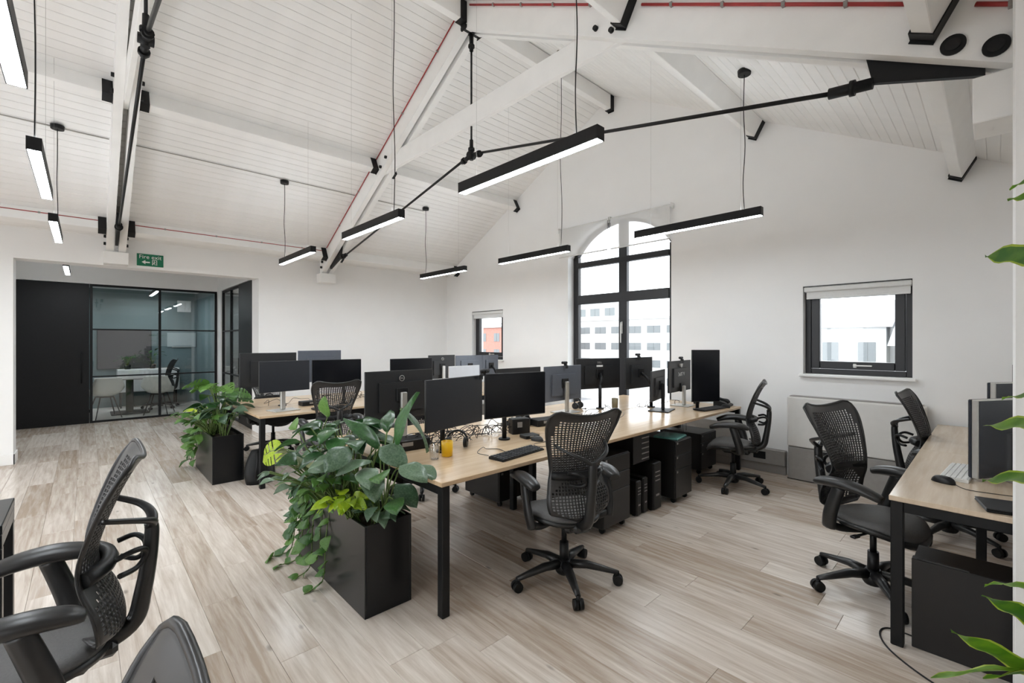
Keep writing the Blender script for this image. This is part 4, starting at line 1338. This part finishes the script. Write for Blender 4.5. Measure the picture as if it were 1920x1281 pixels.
# drinking glass, yellow cup, olive cup, papers and boxes
gl = thing('drinking_glass', 'clear water glass standing left of the yellow cup', 'glass', (-2.475, 1.642, ZD))
MB().lathe([(.026, .0005), (.030, .004), (.036, .09), (.0345, .0905), (.0285, .010), (.0, .008)], 24).build('tumbler', 'cupglass', gl)
yc = thing('yellow_cup', 'bright yellow straight sided cup on the near desk', 'cup', (-2.487, 1.748, ZD))
MB().lathe([(.030, .0005), (.036, .003), (.039, .100), (.036, .1005), (.033, .006), (.0, .005)], 24).build('cup', 'yellow', yc)
oc = thing('olive_tumbler', 'olive brown tumbler on the long desk before the tall window', 'cup', (-2.98, 4.42, ZD))
MB().lathe([(.030, .0005), (.034, .003), (.037, .110), (.034, .1105), (.031, .006), (.0, .005)], 20).build('cup', 'olive', oc)
def dockbox(x, y, rz, d, label, name='docking_station', port='grey'):
    t = thing(name, label, 'electronics', (x, y, ZD), rz, 'small boxes on the desks')
    MB().b2(-d[0] / 2, d[0] / 2, -d[1] / 2, d[1] / 2, .0005, d[2], .005).build('case', 'plastic', t)
    MB().b2(d[0] / 2 + .0002, d[0] / 2 + .002, -d[1] * .22, d[1] * .05, d[2] * .45, d[2] * .8).build('front_label', port, t)
dockbox(-2.70, 2.62, R(-20), (.09, .16, .125), 'black box with a pale label under the blackest monitor', 'speaker_box')
dockbox(-2.82, 3.05, R(-10), (.14, .24, .06), 'flat black docking station behind the chair top')
dockbox(-2.86, 1.66, R(-6), (.16, .30, .075), 'long black box on the desk behind the planter leaves')
dockbox(-2.52, 2.56, R(-12), (.10, .13, .028), 'small flat black hub under the labelled box', 'usb_hub')
dockbox(-5.62, 2.0, 0, (.14, .30, .05), 'black dock among cables on the farther desk')
dockbox(-2.50, 5.45, R(20), (.07, .05, .16), 'small upright dark speaker by the portrait monitor', 'speaker_box')

# loose cables
def desk_cable(label, pts, r=.0022):
    return cable('desk_cable', label, 'cable', spline(pts, 6), r, 'plastic', 5)
ct = MB()
rnd = random.Random(3)
for k in range(26):
    x_, y_ = -2.86 + rnd.uniform(-.1, .12), rnd.uniform(1.75, 2.75)
    pts = [(x_, y_, ZD + .003)]
    for j in range(5):
        x_ += rnd.uniform(-.06, .06); y_ += rnd.uniform(-.14, .14)
        pts.append((x_, y_, ZD + .004 + rnd.uniform(0, .10)))
    pts.append((x_ + rnd.uniform(-.05, .05), y_, ZD + .003))
    ct.tube(spline(pts, 5), .0028, 5)
o = ct.build('cable_tangle', 'plastic')
tag(o, 'tangle of black cables under the near monitors', 'cables', None, 'stuff')
ct = MB()
for k in range(22):
    x_, y_ = rnd.choice((-2.84, -5.89)) + rnd.uniform(-.08, .1), rnd.uniform(3.2, 5.3)
    if x_ < -5: y_ -= 1.5
    pts = [(x_, y_, ZD + .003)]
    for j in range(5):
        x_ += rnd.uniform(-.06, .06); y_ += rnd.uniform(-.14, .14)
        pts.append((x_, y_, ZD + .004 + rnd.uniform(0, .07)))
    pts.append((x_, y_, ZD + .003))
    ct.tube(spline(pts, 5), .0025, 5)
o = ct.build('cable_tangle', 'plastic')
tag(o, 'tangle of cables along the middle of both long desks', 'cables', None, 'stuff')
desk_cable('thin cable with a plug lying left of the near keyboard', [(-2.30, 1.95, ZD + .003), (-2.38, 1.92, ZD + .012), (-2.42, 2.0, ZD + .03), (-2.45, 2.06, ZD + .004), (-2.40, 2.12, ZD + .003), (-2.30, 2.1, ZD + .003)])
desk_cable('thin cable lying in an arc on the empty part of the long desk', [(-2.7, 3.6, ZD + .003), (-2.55, 3.75, ZD + .003), (-2.6, 4.0, ZD + .003), (-2.72, 4.2, ZD + .003)])
cable('floor_cable', 'black cable looping on the floor round the leg of the right desk', 'cable', spline([(-.22, 3.05, .004), (-.37, 3.06, .004), (-.405, 2.98, .004), (-.36, 2.86, .004), (-.25, 2.75, .004), (-.10, 2.66, .004), (.05, 2.6, .004)], 6), .004, 'plastic', 6)
desk_cable('dark cable hanging below the far end of the long desk', [(-2.5, 5.0, .71), (-2.46, 5.02, .5), (-2.44, 4.98, .3), (-2.5, 5.1, .28), (-2.47, 5.12, .5), (-2.5, 5.1, .71)])

# ------------------------------------------------------------------ pedestals and computers under the desks
def pedestal(x0, y0, w, d, h, label, front='+x', drawers=3):
    """mobile pedestal; x0 is the face towards +X"""
    t = thing('drawer_pedestal', label, 'pedestal', (x0, y0, 0), 0, 'black mobile pedestals')
    MB().b2(-d, -.012, 0, w, .05, h, .004).build('body', 'pedblack', t)
    zs_ = [.055]
    for k in range(drawers):
        zs_.append(.055 + (h - .06) * ((.5, .75, 1.0) if drawers == 3 else (.5, 1.0))[k])
    for k in range(drawers):
        dr_ = MB().b2(-.0115, 0, .003, w - .003, zs_[k] + .002, zs_[k + 1] - .002, .003).build('drawer', 'pedblack', t)
        MB().b2(.0002, .004, w * .06, w * .12, zs_[k + 1] - .03, zs_[k + 1] - .012, .001).build('lock', 'grey', dr_)
    for sx in (-d + .05, -.05):
        for sy in (.05, w - .05):
            MB().cyl((sx, sy - .012, .024), (sx, sy + .012, .024), .0238, .0238, 12).b2(sx - .012, sx + .012, sy - .014, sy + .014, .03, .052).build('castor', 'wheel', t)
pedestal(-2.05, 2.89, .37, .55, .60, 'black pedestal just behind the chair at the near desk')
pedestal(-2.00, 3.94, .32, .55, .585, 'black drawer pedestal with a teal folder on top')
pedestal(-3.04, 2.70, .40, .50, .60, 'black pedestal under the middle of the near desk')
pedestal(-2.25, 5.02, .40, .50, .46, 'low black pedestal behind the far chair')
fl = thing('folder', 'teal plastic folder lying on the drawer pedestal', 'folder', (-2.12, 4.10, .5855), R(8))
MB().b2(-.13, .10, -.14, .12, .0005, .014, .002).build('cover', 'tealpaper', fl)
MB().b2(-.125, .09, -.135, .115, .0142, .02).build('sheets', 'tealpaper', fl)
def computer(x0, y0, w, d, h, label, name='desktop_computer'):
    t = thing(name, label, 'computer', (x0, y0, 0), 0, 'computers under the desk')
    MB().b2(-d, -.008, 0, w, .008, h, .004).build('case', 'pedblack', t)
    MB().b2(-.0078, 0, .002, w - .002, .010, h - .002, .003).build('front_panel', 'plastic', t)
    MB().b2(.0002, .003, w * .3, w * .7, h * .30, h * .34).build('badge', 'grey', t)
    for k in range(3):
        MB().b2(.0002, .0025, w * .2, w * .8, h * (.62 + .09 * k), h * (.64 + .09 * k)).build('drive_slot', 'grey', t)
    for sx in (-d + .04, -.04):
        MB().b2(sx - .012, sx + .012, .004, w - .004, 0, .0078).build('foot', 'wheel', t)
computer(-2.09, 3.43, .07, .32, .30, 'slim black desktop computer, first after the pedestal')
computer(-2.09, 3.535, .07, .32, .31, 'slim black desktop computer, second after the pedestal')
computer(-2.06, 3.655, .13, .44, .42, 'wide black tower computer beside the drawer pedestal')
computer(-2.14, 3.80, .085, .42, .40, 'narrow dark tower computer against the drawer pedestal')
# computer case hung below the desktop
rs = thing('hung_computer', 'dark vented computer case hung under the desktop above the slim computers', 'computer', (-2.10, 3.39, 0))
MB().b2(-.40, 0, 0, .26, .45, .700, .004).build('case', 'pedblack', rs)
MB().b2(-.38, -.02, .02, .24, .7005, .7145).build('hanging_bracket', 'black', rs)
for k in range(5):
    MB().b2(.0002, .004, .13, .245, .475 + k * .045, .484 + k * .045).build('vent_slot', 'grey', rs)
# low cabinet at the near end of the right window desk
lc = thing('low_cabinet', 'low black cabinet under the near end of the right desk', 'cabinet', (-.28, 2.96, 0))
MB().b2(0, .56, 0, .05, 0, .435, .003).build('side_panel', 'pedblack', lc)
MB().b2(0, .56, .051, .30, .02, .41, .003).build('body', 'pedblack', lc)
MB().b2(.02, .20, .002, .012, .4352, .442, .001).build('edge_strip', 'monback', lc)
MB().b2(.34, .35, -.006, -.0002, .38, .42, .001).build('key', 'silver', lc)

# bag against the small planter
bg_ = thing('backpack', 'black backpack leaning behind the small planter', 'bag', (-5.36, 1.36, 0))
vs = []; fs = []
for i in range(9):
    f = i / 8
    for k in range(14):
        th = 2 * PI * k / 14
        sc_ = (1 - .45 * f ** 2) * (.85 + .15 * math.sin(PI * f))
        vs.append((.10 * sc_ * math.cos(th) - .05 * f, .16 * sc_ * math.sin(th), .34 * f))
for i in range(8):
    for k in range(14):
        k2 = (k + 1) % 14
        fs.append((i * 14 + k, i * 14 + k2, (i + 1) * 14 + k2, (i + 1) * 14 + k))
fs.append(tuple(range(14))[::-1]); fs.append(tuple(8 * 14 + k for k in range(14)))
MB().add(vs, fs, True).build('body', 'wheel', bg_)
MB().tube(spline([(.06, -.06, .06), (.12, -.07, .14), (.09, -.05, .26), (.0, -.03, .34)], 5), .010, 6, True, .5).build('strap', 'wheel', bg_)

# ------------------------------------------------------------------ fan coil unit on the gable wall
ac = thing('fan_coil_unit', 'white fan coil heater with grey lower panel below the right window', 'heater', (-1.56, 5.60, 0))
W_ = 1.13
MB().b2(0, W_, 0, .137, .36, .90, .012).build('casing', 'acwhite', ac)
MB().b2(.085, W_ - .03, -.004, -.0005, .37, .885, .001).build('front_panel', 'acwhite', ac)
MB().b2(.01, W_ - .01, .005, .135, .01, .355, .004).build('lower_panel', 'grey', ac)
MB().b2(.30, .60, -.0005, .0045, .31, .345, .001).build('air_slot', 'plastic', ac)
MB().b2(0.02, W_ - .02, .02, .13, .9005, .908, .002).build('top_grille', 'grey', ac)
MB().b2(.0, W_ - .0, .02, .13, 0, .0095).build('plinth', 'black', ac)

# ------------------------------------------------------------------ planters and plants
def planter(x0, x1, y0, y1, h, label):
    t = thing('planter_box', label, 'planter', (x0, y0, 0), 0, 'black trough planters')
    L, W = x1 - x0, y1 - y0
    b = MB()
    th = .012
    b.b2(0, L, 0, th, 0, h, .002).b2(0, L, W - th, W, 0, h, .002).b2(0, th, th, W - th, 0, h, .002).b2(L - th, L, th, W - th, 0, h, .002).b2(th, L - th, th, W - th, 0, .02)
    b.build('trough', 'planter', t)
    # lumpy soil
    vs = []; fs = []
    n, m = 16, 6
    rr = random.Random(5)
    for i in range(n + 1):
        for j in range(m + 1):
            vs.append((th + (L - 2 * th) * i / n, th + (W - 2 * th) * j / m, h - .045 + rr.uniform(-.012, .012)))
    for i in range(n):
        for j in range(m):
            a = i * (m + 1) + j
            fs.append((a, a + 1, a + m + 2, a + m + 1))
    MB().add(vs, fs, True).build('soil', 'soil', t)
    return t
planter(-3.34, -2.32, 1.095, 1.380, .50, 'large black trough planter at the end of the near desk')
planter(-6.57, -5.585, .965, 1.255, .50, 'smaller looking black trough planter by the glass meeting room')

def leaf_mesh(kind):
    nl, nw = (24 if kind == 'monstera' else 10), 4
    def width(t):
        if kind == 'heart':
            return .42 * (math.sin(PI * t ** .55) ** .8) * (1 - .25 * t) + .001
        if kind == 'oval':
            return .30 * math.sin(PI * t) ** .7 + .001
        if kind == 'spear':
            return .155 * math.sin(PI * t ** .8) ** .9 + .001
        if kind == 'strap':
            return .085 * min(1, (t + .05) * 6) * (1 - max(0, (t - .55) / .45) ** 2.0) + .0015
        return .47 * (math.sin(PI * t ** .6) ** .6) + .001
    vs = []; fs = []
    lobes = .16 if kind in ('heart', 'monstera') else 0
    for i in range(nl + 1):
        t = i / nl
        w = width(t)
        for k in range(-nw, nw + 1):
            s = k / nw
            y_ = t - lobes * max(0, .30 - t) * 2.0 * abs(s)
            z_ = .30 * t - .42 * t * t + .16 * abs(s) * w - .05 * s * s + .012 * math.sin(9 * t + 2 * s)
            vs.append((s * w, y_, z_))
    row_ = 2 * nw + 1
    for i in range(nl):
        for k in range(row_ - 1):
            if kind == 'monstera':
                s = abs((k + .5) - nw) / nw
                if s > .30 + .2 * (i > 14) and i in (6, 10, 14, 18): continue
            a = i * row_ + k
            fs.append((a, a + 1, a + row_ + 1, a + row_))
    me = bpy.data.meshes.new('leaf_' + kind)
    me.from_pydata(vs, [], fs)
    me.polygons.foreach_set('use_smooth', [True] * len(fs))
    me.update()
    return me
LEAF = {}
def leaf_data(kind, m):
    if (kind, m) not in LEAF:
        me = leaf_mesh(kind); me.materials.append(M[m])
        LEAF[kind, m] = me
    return LEAF[kind, m]
def leaf(parent, kind, m, base, direction, size, up=(0, 0, 1), roll=0.0):
    """leaf whose stalk end is at base, pointing along direction, its face towards up"""
    d = Vector(direction).normalized()
    u = Vector(up)
    x = d.cross(u)
    if x.length < 1e-4: x = Vector((1, 0, 0))
    x.normalize()
    n_ = x.cross(d)
    mt_ = Matrix((x, d, n_)).transposed().to_4x4()
    if roll: mt_ = mt_ @ Matrix.Rotation(roll, 4, 'Y')
    o = link('leaf', leaf_data(kind, m), parent)
    o.matrix_local = Matrix.Translation(Vector(base)) @ mt_ @ Matrix.Scale(size, 4)
    return o
rp = random.Random(21)
def U(a, b): return rp.uniform(a, b)

def upright_plant(name, label, base, n, kind, m, h, size, spread, lean=(0, 0), cat='plant', droop=.25):
    t = thing(name, label, cat, base, 0, 'plants in the planters')
    for k in range(n):
        a = 2 * PI * k / n + U(-.4, .4)
        rad = spread * U(.35, 1.0)
        hh = h * U(.6, 1.0)
        tip = Vector((rad * math.cos(a) + lean[0] * hh, rad * math.sin(a) + lean[1] * hh, hh))
        st = Vector((U(-.03, .03), U(-.03, .03), 0))
        MB().tube(spline([st, st.lerp(tip, .5) + Vector((0, 0, hh * .16)), tip], 4), .0042, 5).build('stem', 'stem', t)
        d = Vector((math.cos(a), math.sin(a), U(-droop - .2, -droop + .35)))
        leaf(t, kind, m, tip, d, size * U(.75, 1.15), (U(-.3, .3), U(-.5, .1), 1), U(-.5, .5))
    return t

def trailing_plant(name, label, base, vines, m, size, cat='plant', kind='heart'):
    """vines: lists of points relative to base"""
    t = thing(name, label, cat, base, 0, 'plants in the planters')
    for v in vines:
        P_ = spline(v, 5)
        MB().tube(P_, .0035, 5).build('vine', 'stem', t)
        acc = 0; side = 1
        for i in range(1, len(P_)):
            acc += (P_[i] - P_[i - 1]).length
            if acc > size * .62:
                acc = 0; side = -side
                tg = (P_[i] - P_[i - 1]).normalized()
                out = Vector((side * U(.3, .9), U(-1, -.15), U(-.7, .15)))
                sz = size * U(.7, 1.2)
                b_ = Vector(P_[i])
                d = out.normalized()
                tipz = b_.z + base[2] + d.z * sz
                if tipz < .015:
                    d.z = max(d.z, (.02 - b_.z - base[2]) / sz); 
                leaf(t, kind, m, b_, d, sz, (U(-.4, .4), U(-1.2, -.3), .8), U(-.5, .5))
    return t

# --- big planter
zt = .46
upright_plant('broad_leaf_plant', 'dark broad leafed plant filling the middle of the large planter', (-2.82, 1.24, zt), 21, 'heart', 'leafdark', .52, .165, .23, (0, -.05))
upright_plant('philodendron', 'mid green broad leafed plant at the left of the large planter', (-3.08, 1.24, zt), 14, 'heart', 'leafdark', .46, .16, .20, (-.1, -.1))
upright_plant('rubber_plant', 'grey green round leafed plant at the right of the large planter', (-2.62, 1.22, zt), 12, 'oval', 'leafgrey', .46, .21, .17, (0, 0))
upright_plant('variegated_plant', 'cream mottled plant on the left rim of the large planter', (-3.18, 1.15, zt), 26, 'heart', 'leafvar', .32, .085, .17, (-.1, -.25))
upright_plant('lime_philodendron', 'lime yellow plant on the front rim of the large planter', (-2.53, 1.13, zt), 30, 'heart', 'leaflime', .18, .085, .12, (0, -.30), droop=.30)
upright_plant('peperomia', 'low dark round leaves at the right end of the large planter', (-2.41, 1.22, zt), 18, 'heart', 'leafgrey', .13, .10, .09)
upright_plant('bushy_plant', 'small bushy green plant on the front rim of the large planter', (-2.76, 1.13, zt), 26, 'heart', 'leafmid', .26, .085, .19, (0, -.35))
upright_plant('silver_pothos', 'grey green small leafed plant over the front rim of the large planter', (-2.98, 1.12, zt), 30, 'heart', 'leafgrey', .26, .09, .23, (0, -.4))
pl = thing('peace_lily', 'tall peace lily leaning over the desk corner', 'plant', (-2.42, 1.27, zt), 0, 'plants in the planters')
for (tip, d, sz, mm) in (((-.03, .12, .64), (.20, .26, -.42), .27, 'leafgrey'), ((.02, .05, .42), (.12, .10, .55), .30, 'leafdark'), ((-.10, .02, .40), (-.35, -.2, .30), .28, 'leafdark'),
                         ((.08, -.06, .30), (.5, -.35, .12), .20, 'leafmid'), ((.12, .02, .34), (.6, .15, -.1), .21, 'leafgrey'), ((-.02, -.08, .36), (-.1, -.7, -.1), .20, 'leafgrey'), ((.13, -.02, .16), (.6, -.3, .05), .19, 'leafmid'), ((-.08, .05, .50), (-.5, .3, .25), .26, 'leafdark'), ((.06, .03, .22), (.8, .1, -.3), .20, 'leafgrey')):
    MB().tube(spline([(U(-.02, .02), U(-.02, .02), 0), Vector(tip) * .55 + Vector((-.01, -.01, .06)), tip], 4), .0045, 5).build('stem', 'stem', pl)
    leaf(pl, 'oval' if sz < .22 else 'spear', mm, tip, d, sz * (1.0 if sz < .22 else 1.15), (U(-.3, .3), -.4, 1))
leaf(pl, 'oval', 'leafgrey', (.115, .12, .322), (.55, .03, -.045), .20, (0, 0, 1))
MB().tube(spline([(0, 0, 0), (.05, .05, .28), (.115, .12, .322)], 4), .0045, 5).build('stem', 'stem', pl)
lm = thing('lime_monstera', 'bright lime split leaves at the left end of the large planter', 'plant', (-3.27, 1.17, zt), 0, 'plants in the planters')
for (tip, d, sz, kd) in (((-.20, -.16, .28), (-.45, -.35, -.35), .19, 'monstera'), ((-.13, -.08, .42), (-.6, .1, .2), .16, 'oval'), ((.03, .08, .50), (.2, -.2, .5), .17, 'oval')):
    MB().tube(spline([(0, 0, 0), Vector(tip) * .5 + Vector((0, 0, .1)), tip], 4), .0045, 5).build('stem', 'stem', lm)
    leaf(lm, kd, 'leaflime' if kd == 'monstera' else 'leafmid', tip, d, sz, (.6, -1.0, .5))
vines = []
for (x_, ox, dp) in ((-.42, -.06, .40), (-.34, -.10, .47), (-.24, .02, .46), (-.12, .05, .33), (-.48, -.12, .47), (-.02, .02, .46), (-.30, .02, .30), (-.40, .0, .20)):
    v = [(x_, -.02, 0), (x_ + ox * .2, -.115, .055), (x_ + ox * .5, -.165, -dp * .35), (x_ + ox * .8, -.175, -dp * .75), (x_ + ox, -.20, -dp * .97 + .02)]
    if dp > .45: v += [(x_ + ox * 1.3, -.30, -.452)]
    vines.append(v)
trailing_plant('trailing_pothos', 'trailing pothos vines hanging down the front of the large planter', (-2.80, 1.24, zt), vines, 'leafmid', .085)
vines = [[(-.5, -.02, 0), (-.6, -.10, .06), (-.64, -.14, -.12), (-.66, -.15, -.30)], [(-.52, 0, 0), (-.58, -.16, .04), (-.58, -.17, -.16), (-.62, -.2, -.40)], [(-.45, 0, 0), (-.47, -.15, .05), (-.5, -.17, -.10), (-.5, -.18, -.25)]]
trailing_plant('trailing_philodendron', 'dark vines hanging over the left end of the large planter', (-2.80, 1.24, zt), vines, 'leafdark', .09)

# --- small planter
upright_plant('monstera', 'tall bright monstera in the small planter', (-5.95, 1.11, zt), 11, 'monstera', 'leafmid', .58, .21, .17)
upright_plant('rubber_plant', 'grey green broad leafed plant at the right of the small planter', (-5.74, 1.10, zt), 12, 'heart', 'leafgrey', .36, .18, .17)
upright_plant('philodendron', 'dark green plant in the middle of the small planter', (-6.05, 1.08, zt), 16, 'heart', 'leafdark', .44, .15, .20)
upright_plant('lime_philodendron', 'yellow green plant at the left of the small planter', (-6.40, 1.05, zt), 10, 'heart', 'leaflime', .26, .10, .12, (-.2, -.2))
upright_plant('bushy_pothos', 'dense mid green foliage along the front of the small planter', (-5.95, 1.02, zt), 40, 'heart', 'leafmid', .28, .11, .28, (-.1, -.35))
vines = []
for (x_, ox, dp) in ((-.38, -.20, .36), (-.30, -.12, .28), (-.45, -.26, .20), (-.22, -.10, .34), (-.12, -.06, .24), (-.34, -.2, .12), (-.42, -.1, .42)):
    vines.append([(x_, -.02, 0), (x_ + ox * .3, -.115, .06), (x_ + ox * .6, -.165, -dp * .3), (x_ + ox * .85, -.18, -dp * .7), (x_ + ox, -.20, -dp)])
trailing_plant('trailing_pothos', 'trailing pothos vines on the left of the small planter', (-6.0, 1.10, zt), vines, 'leafmid', .12)

# --- striped dracaena at the right edge
dp_ = thing('dracaena', 'striped dracaena leaves reaching in from the right edge', 'plant', (.16, 2.10, 0), 0)
MB().lathe([(.10, 0), (.13, .01), (.155, .30), (.145, .30), (.135, .26), (0, .26)], 24).build('pot', 'planter', dp_)
MB().tube(spline([(0, 0, .26), (.01, .01, .8), (-.005, 0, 1.3), (0, .01, 1.85)], 5), .017, 10).build('cane', 'bark', dp_)
def strap(base, tip, width, sag, roll=0.9, col='leafdrac'):
    b_, t_ = Vector(base), Vector(tip)
    d = t_ - b_
    side = d.cross(Vector((0, 0, 1))).normalized()
    side = Matrix.Rotation(roll, 3, d.normalized()) @ side
    n = 14
    rows_ = []
    for i in range(n + 1):
        f = i / n
        c = b_.lerp(t_, f) + Vector((0, 0, sag * 4 * f * (1 - f)))
        w = width * min(1, .35 + f * 2.2) * (1 - max(0, (f - .5) / .5) ** 2.2) + .001
        wave = .006 * math.sin(f * 17 + base[2] * 9)
        rows_.append((c, w, wave))
    def strip(s0, s1, m_, nm, lift):
        vs = []; fs = []
        for c, w, wv in rows_:
            for s in (s0, (s0 + s1) / 2, s1):
                vs.append(c + side * (w * s) + Vector((0, 0, lift + wv * s + .22 * abs(s) * w)))
        for i in range(n):
            for k in range(2):
                a = i * 3 + k
                fs.append((a, a + 1, a + 4, a + 3))
        o = MB().add(vs, fs, True)
        return o
    o = strip(-.8, .8, col, 'leaf', 0).build('leaf', col, dp_)
    for (s0, s1) in ((-1, -.8), (.8, 1)):
        strip(s0, s1, 'leafedge', 'leaf_edge', 0).build('leaf_edge', 'leafedge', o)
T0 = Vector((.16, 2.10, 0))
for (base, tip, w, sag, rl) in (((0, 0, 1.86), (.025, 1.925, 1.905), .016, .03, .5), ((0, 0, 1.74), (-.018, 1.805, 1.735), .034, .004, .95), ((0, 0, 1.90), (.03, 2.0, 1.95), .014, .05, .4),
                            ((0, 0, 1.35), (.014, 1.91, 1.336), .020, .006, .6), ((0, 0, 1.25), (-.023, 1.844, 1.262), .030, .004, .8), ((0, 0, 1.10), (-.024, 1.843, 1.108), .032, .004, .9),
                            ((0, 0, .66), (-.02, 1.877, .80), .016, .05, .6), ((0, 0, .58), (-.025, 1.812, .795), .030, .02, .7), ((0, 0, .46), (-.079, 1.667, .735), .032, .006, .7), ((0, 0, .54), (-.111, 1.561, .647), .030, .012, .5),
                            ((0, 0, .52), (-.02, 1.62, .665), .026, .012, .6), ((0, 0, .90), (.28, 1.85, .92), .026, .05, .3), ((0, 0, 1.5), (.24, 1.80, 1.48), .026, .05, .3), ((0, 0, 1.2), (.28, 2.3, 1.2), .026, .05, .3), ((0, 0, 1.6), (.1, 2.4, 1.75), .026, .05, .3), ((0, 0, .6), (.25, 1.75, .62), .028, .05, .3)):
    strap(base, Vector(tip) - T0, w, sag, rl)

# --- plants on the meeting room sideboard
for (x_, y_, lab, hh) in ((-13.45, .70, 'small dark plant on the left of the sideboard', .22), (-13.5, 1.15, 'leafy dark plant on the middle of the sideboard', .34)):
    t = thing('potted_plant', lab, 'plant', (x_, y_, .8705), 0, 'sideboard plants')
    MB().lathe([(.045, 0), (.06, .01), (.065, .10), (.058, .10), (.05, .08), (0, .08)], 16).build('pot', 'planter', t)
    for k in range(9):
        a = 2 * PI * k / 9 + U(-.3, .3)
        tip = Vector((.08 * math.cos(a), .08 * math.sin(a), .09 + hh * U(.5, 1)))
        MB().tube([(0, 0, .08), tip], .003, 4).build('stem', 'stem', t)
        leaf(t, 'spear', 'leafdark', tip, (math.cos(a), math.sin(a), U(-.2, .5)), .17 * U(.8, 1.2))

# ------------------------------------------------------------------ the street outside
gd = MB().b2(-220, 160, YG + 8, 260, -10.2, -10).b2(-220, -20, -200, YG + 8, -10.2, -10).b2(10, 160, -200, YG + 8, -10.2, -10).b2(-20, 10, -200, -20, -10.2, -10).build('ground_street', 'slate')
struct(gd, 'grey street level far below the windows')
def block(name, label, x0, x1, y0, y1, z1, m, rows_, cols, ww, wh, roof_h=0, zb=-10.0):
    t = thing(name, label, 'building', (x0, y0, zb), 0, 'buildings outside')
    W, D_, H = x1 - x0, y1 - y0, z1 - zb
    MB().b2(0, W, 0, D_, 0, H).build('wall', m, t)
    if roof_h:
        MB().prism([(-.4, H), (D_ + .4, H), (D_ / 2, H + roof_h)], -.4, W + .4, 'x').build('roof', 'slate', t)
    else:
        MB().b2(-.3, W + .3, -.3, D_ + .3, H, H + .35).build('parapet', 'facade', t)
    me = MB().b2(-ww / 2, ww / 2, -.06, .0, -wh / 2, wh / 2).b2(-.04, .04, -.1, -.06, -wh / 2, wh / 2).mesh('far_window')
    me.materials.append(M['extwin'])
    for r_ in range(rows_):
        for c in range(cols):
            link('window', me, t, (W * (c + .5) / cols, 0, H - min(1.9, H * .5) - r_ * 3.1))
    return t
block('apartment_block', 'long pale apartment block seen through the tall window', -82, -36, 74, 88, 5.6, 'facade', 4, 12, 2.6, 1.3)
block('rooftop_storey', 'set back pale upper storey above the apartment block', -74, -52, 78, 87, 9.2, 'facade', 1, 6, 2.4, 1.6, 0, 5.951)
block('white_house', 'white house with slate roof seen through the right window', -15, -5.6, 44, 54, 2.6, 'facade', 3, 4, 1.1, 1.5, 2.0)
block('white_house', 'second white house farther right in the right window', -4.6, 4, 40, 50, 1.2, 'facade', 3, 4, 1.1, 1.5, 2.2)
block('pale_terrace', 'pale terrace behind the white houses', -30, 2, 66, 78, 5.0, 'facade', 2, 9, 1.6, 1.6, 1.6)
block('brick_building', 'red brick building seen through the small far window', -88, -60, 58, 70, 4.2, 'brickpink', 4, 7, 1.6, 1.6)
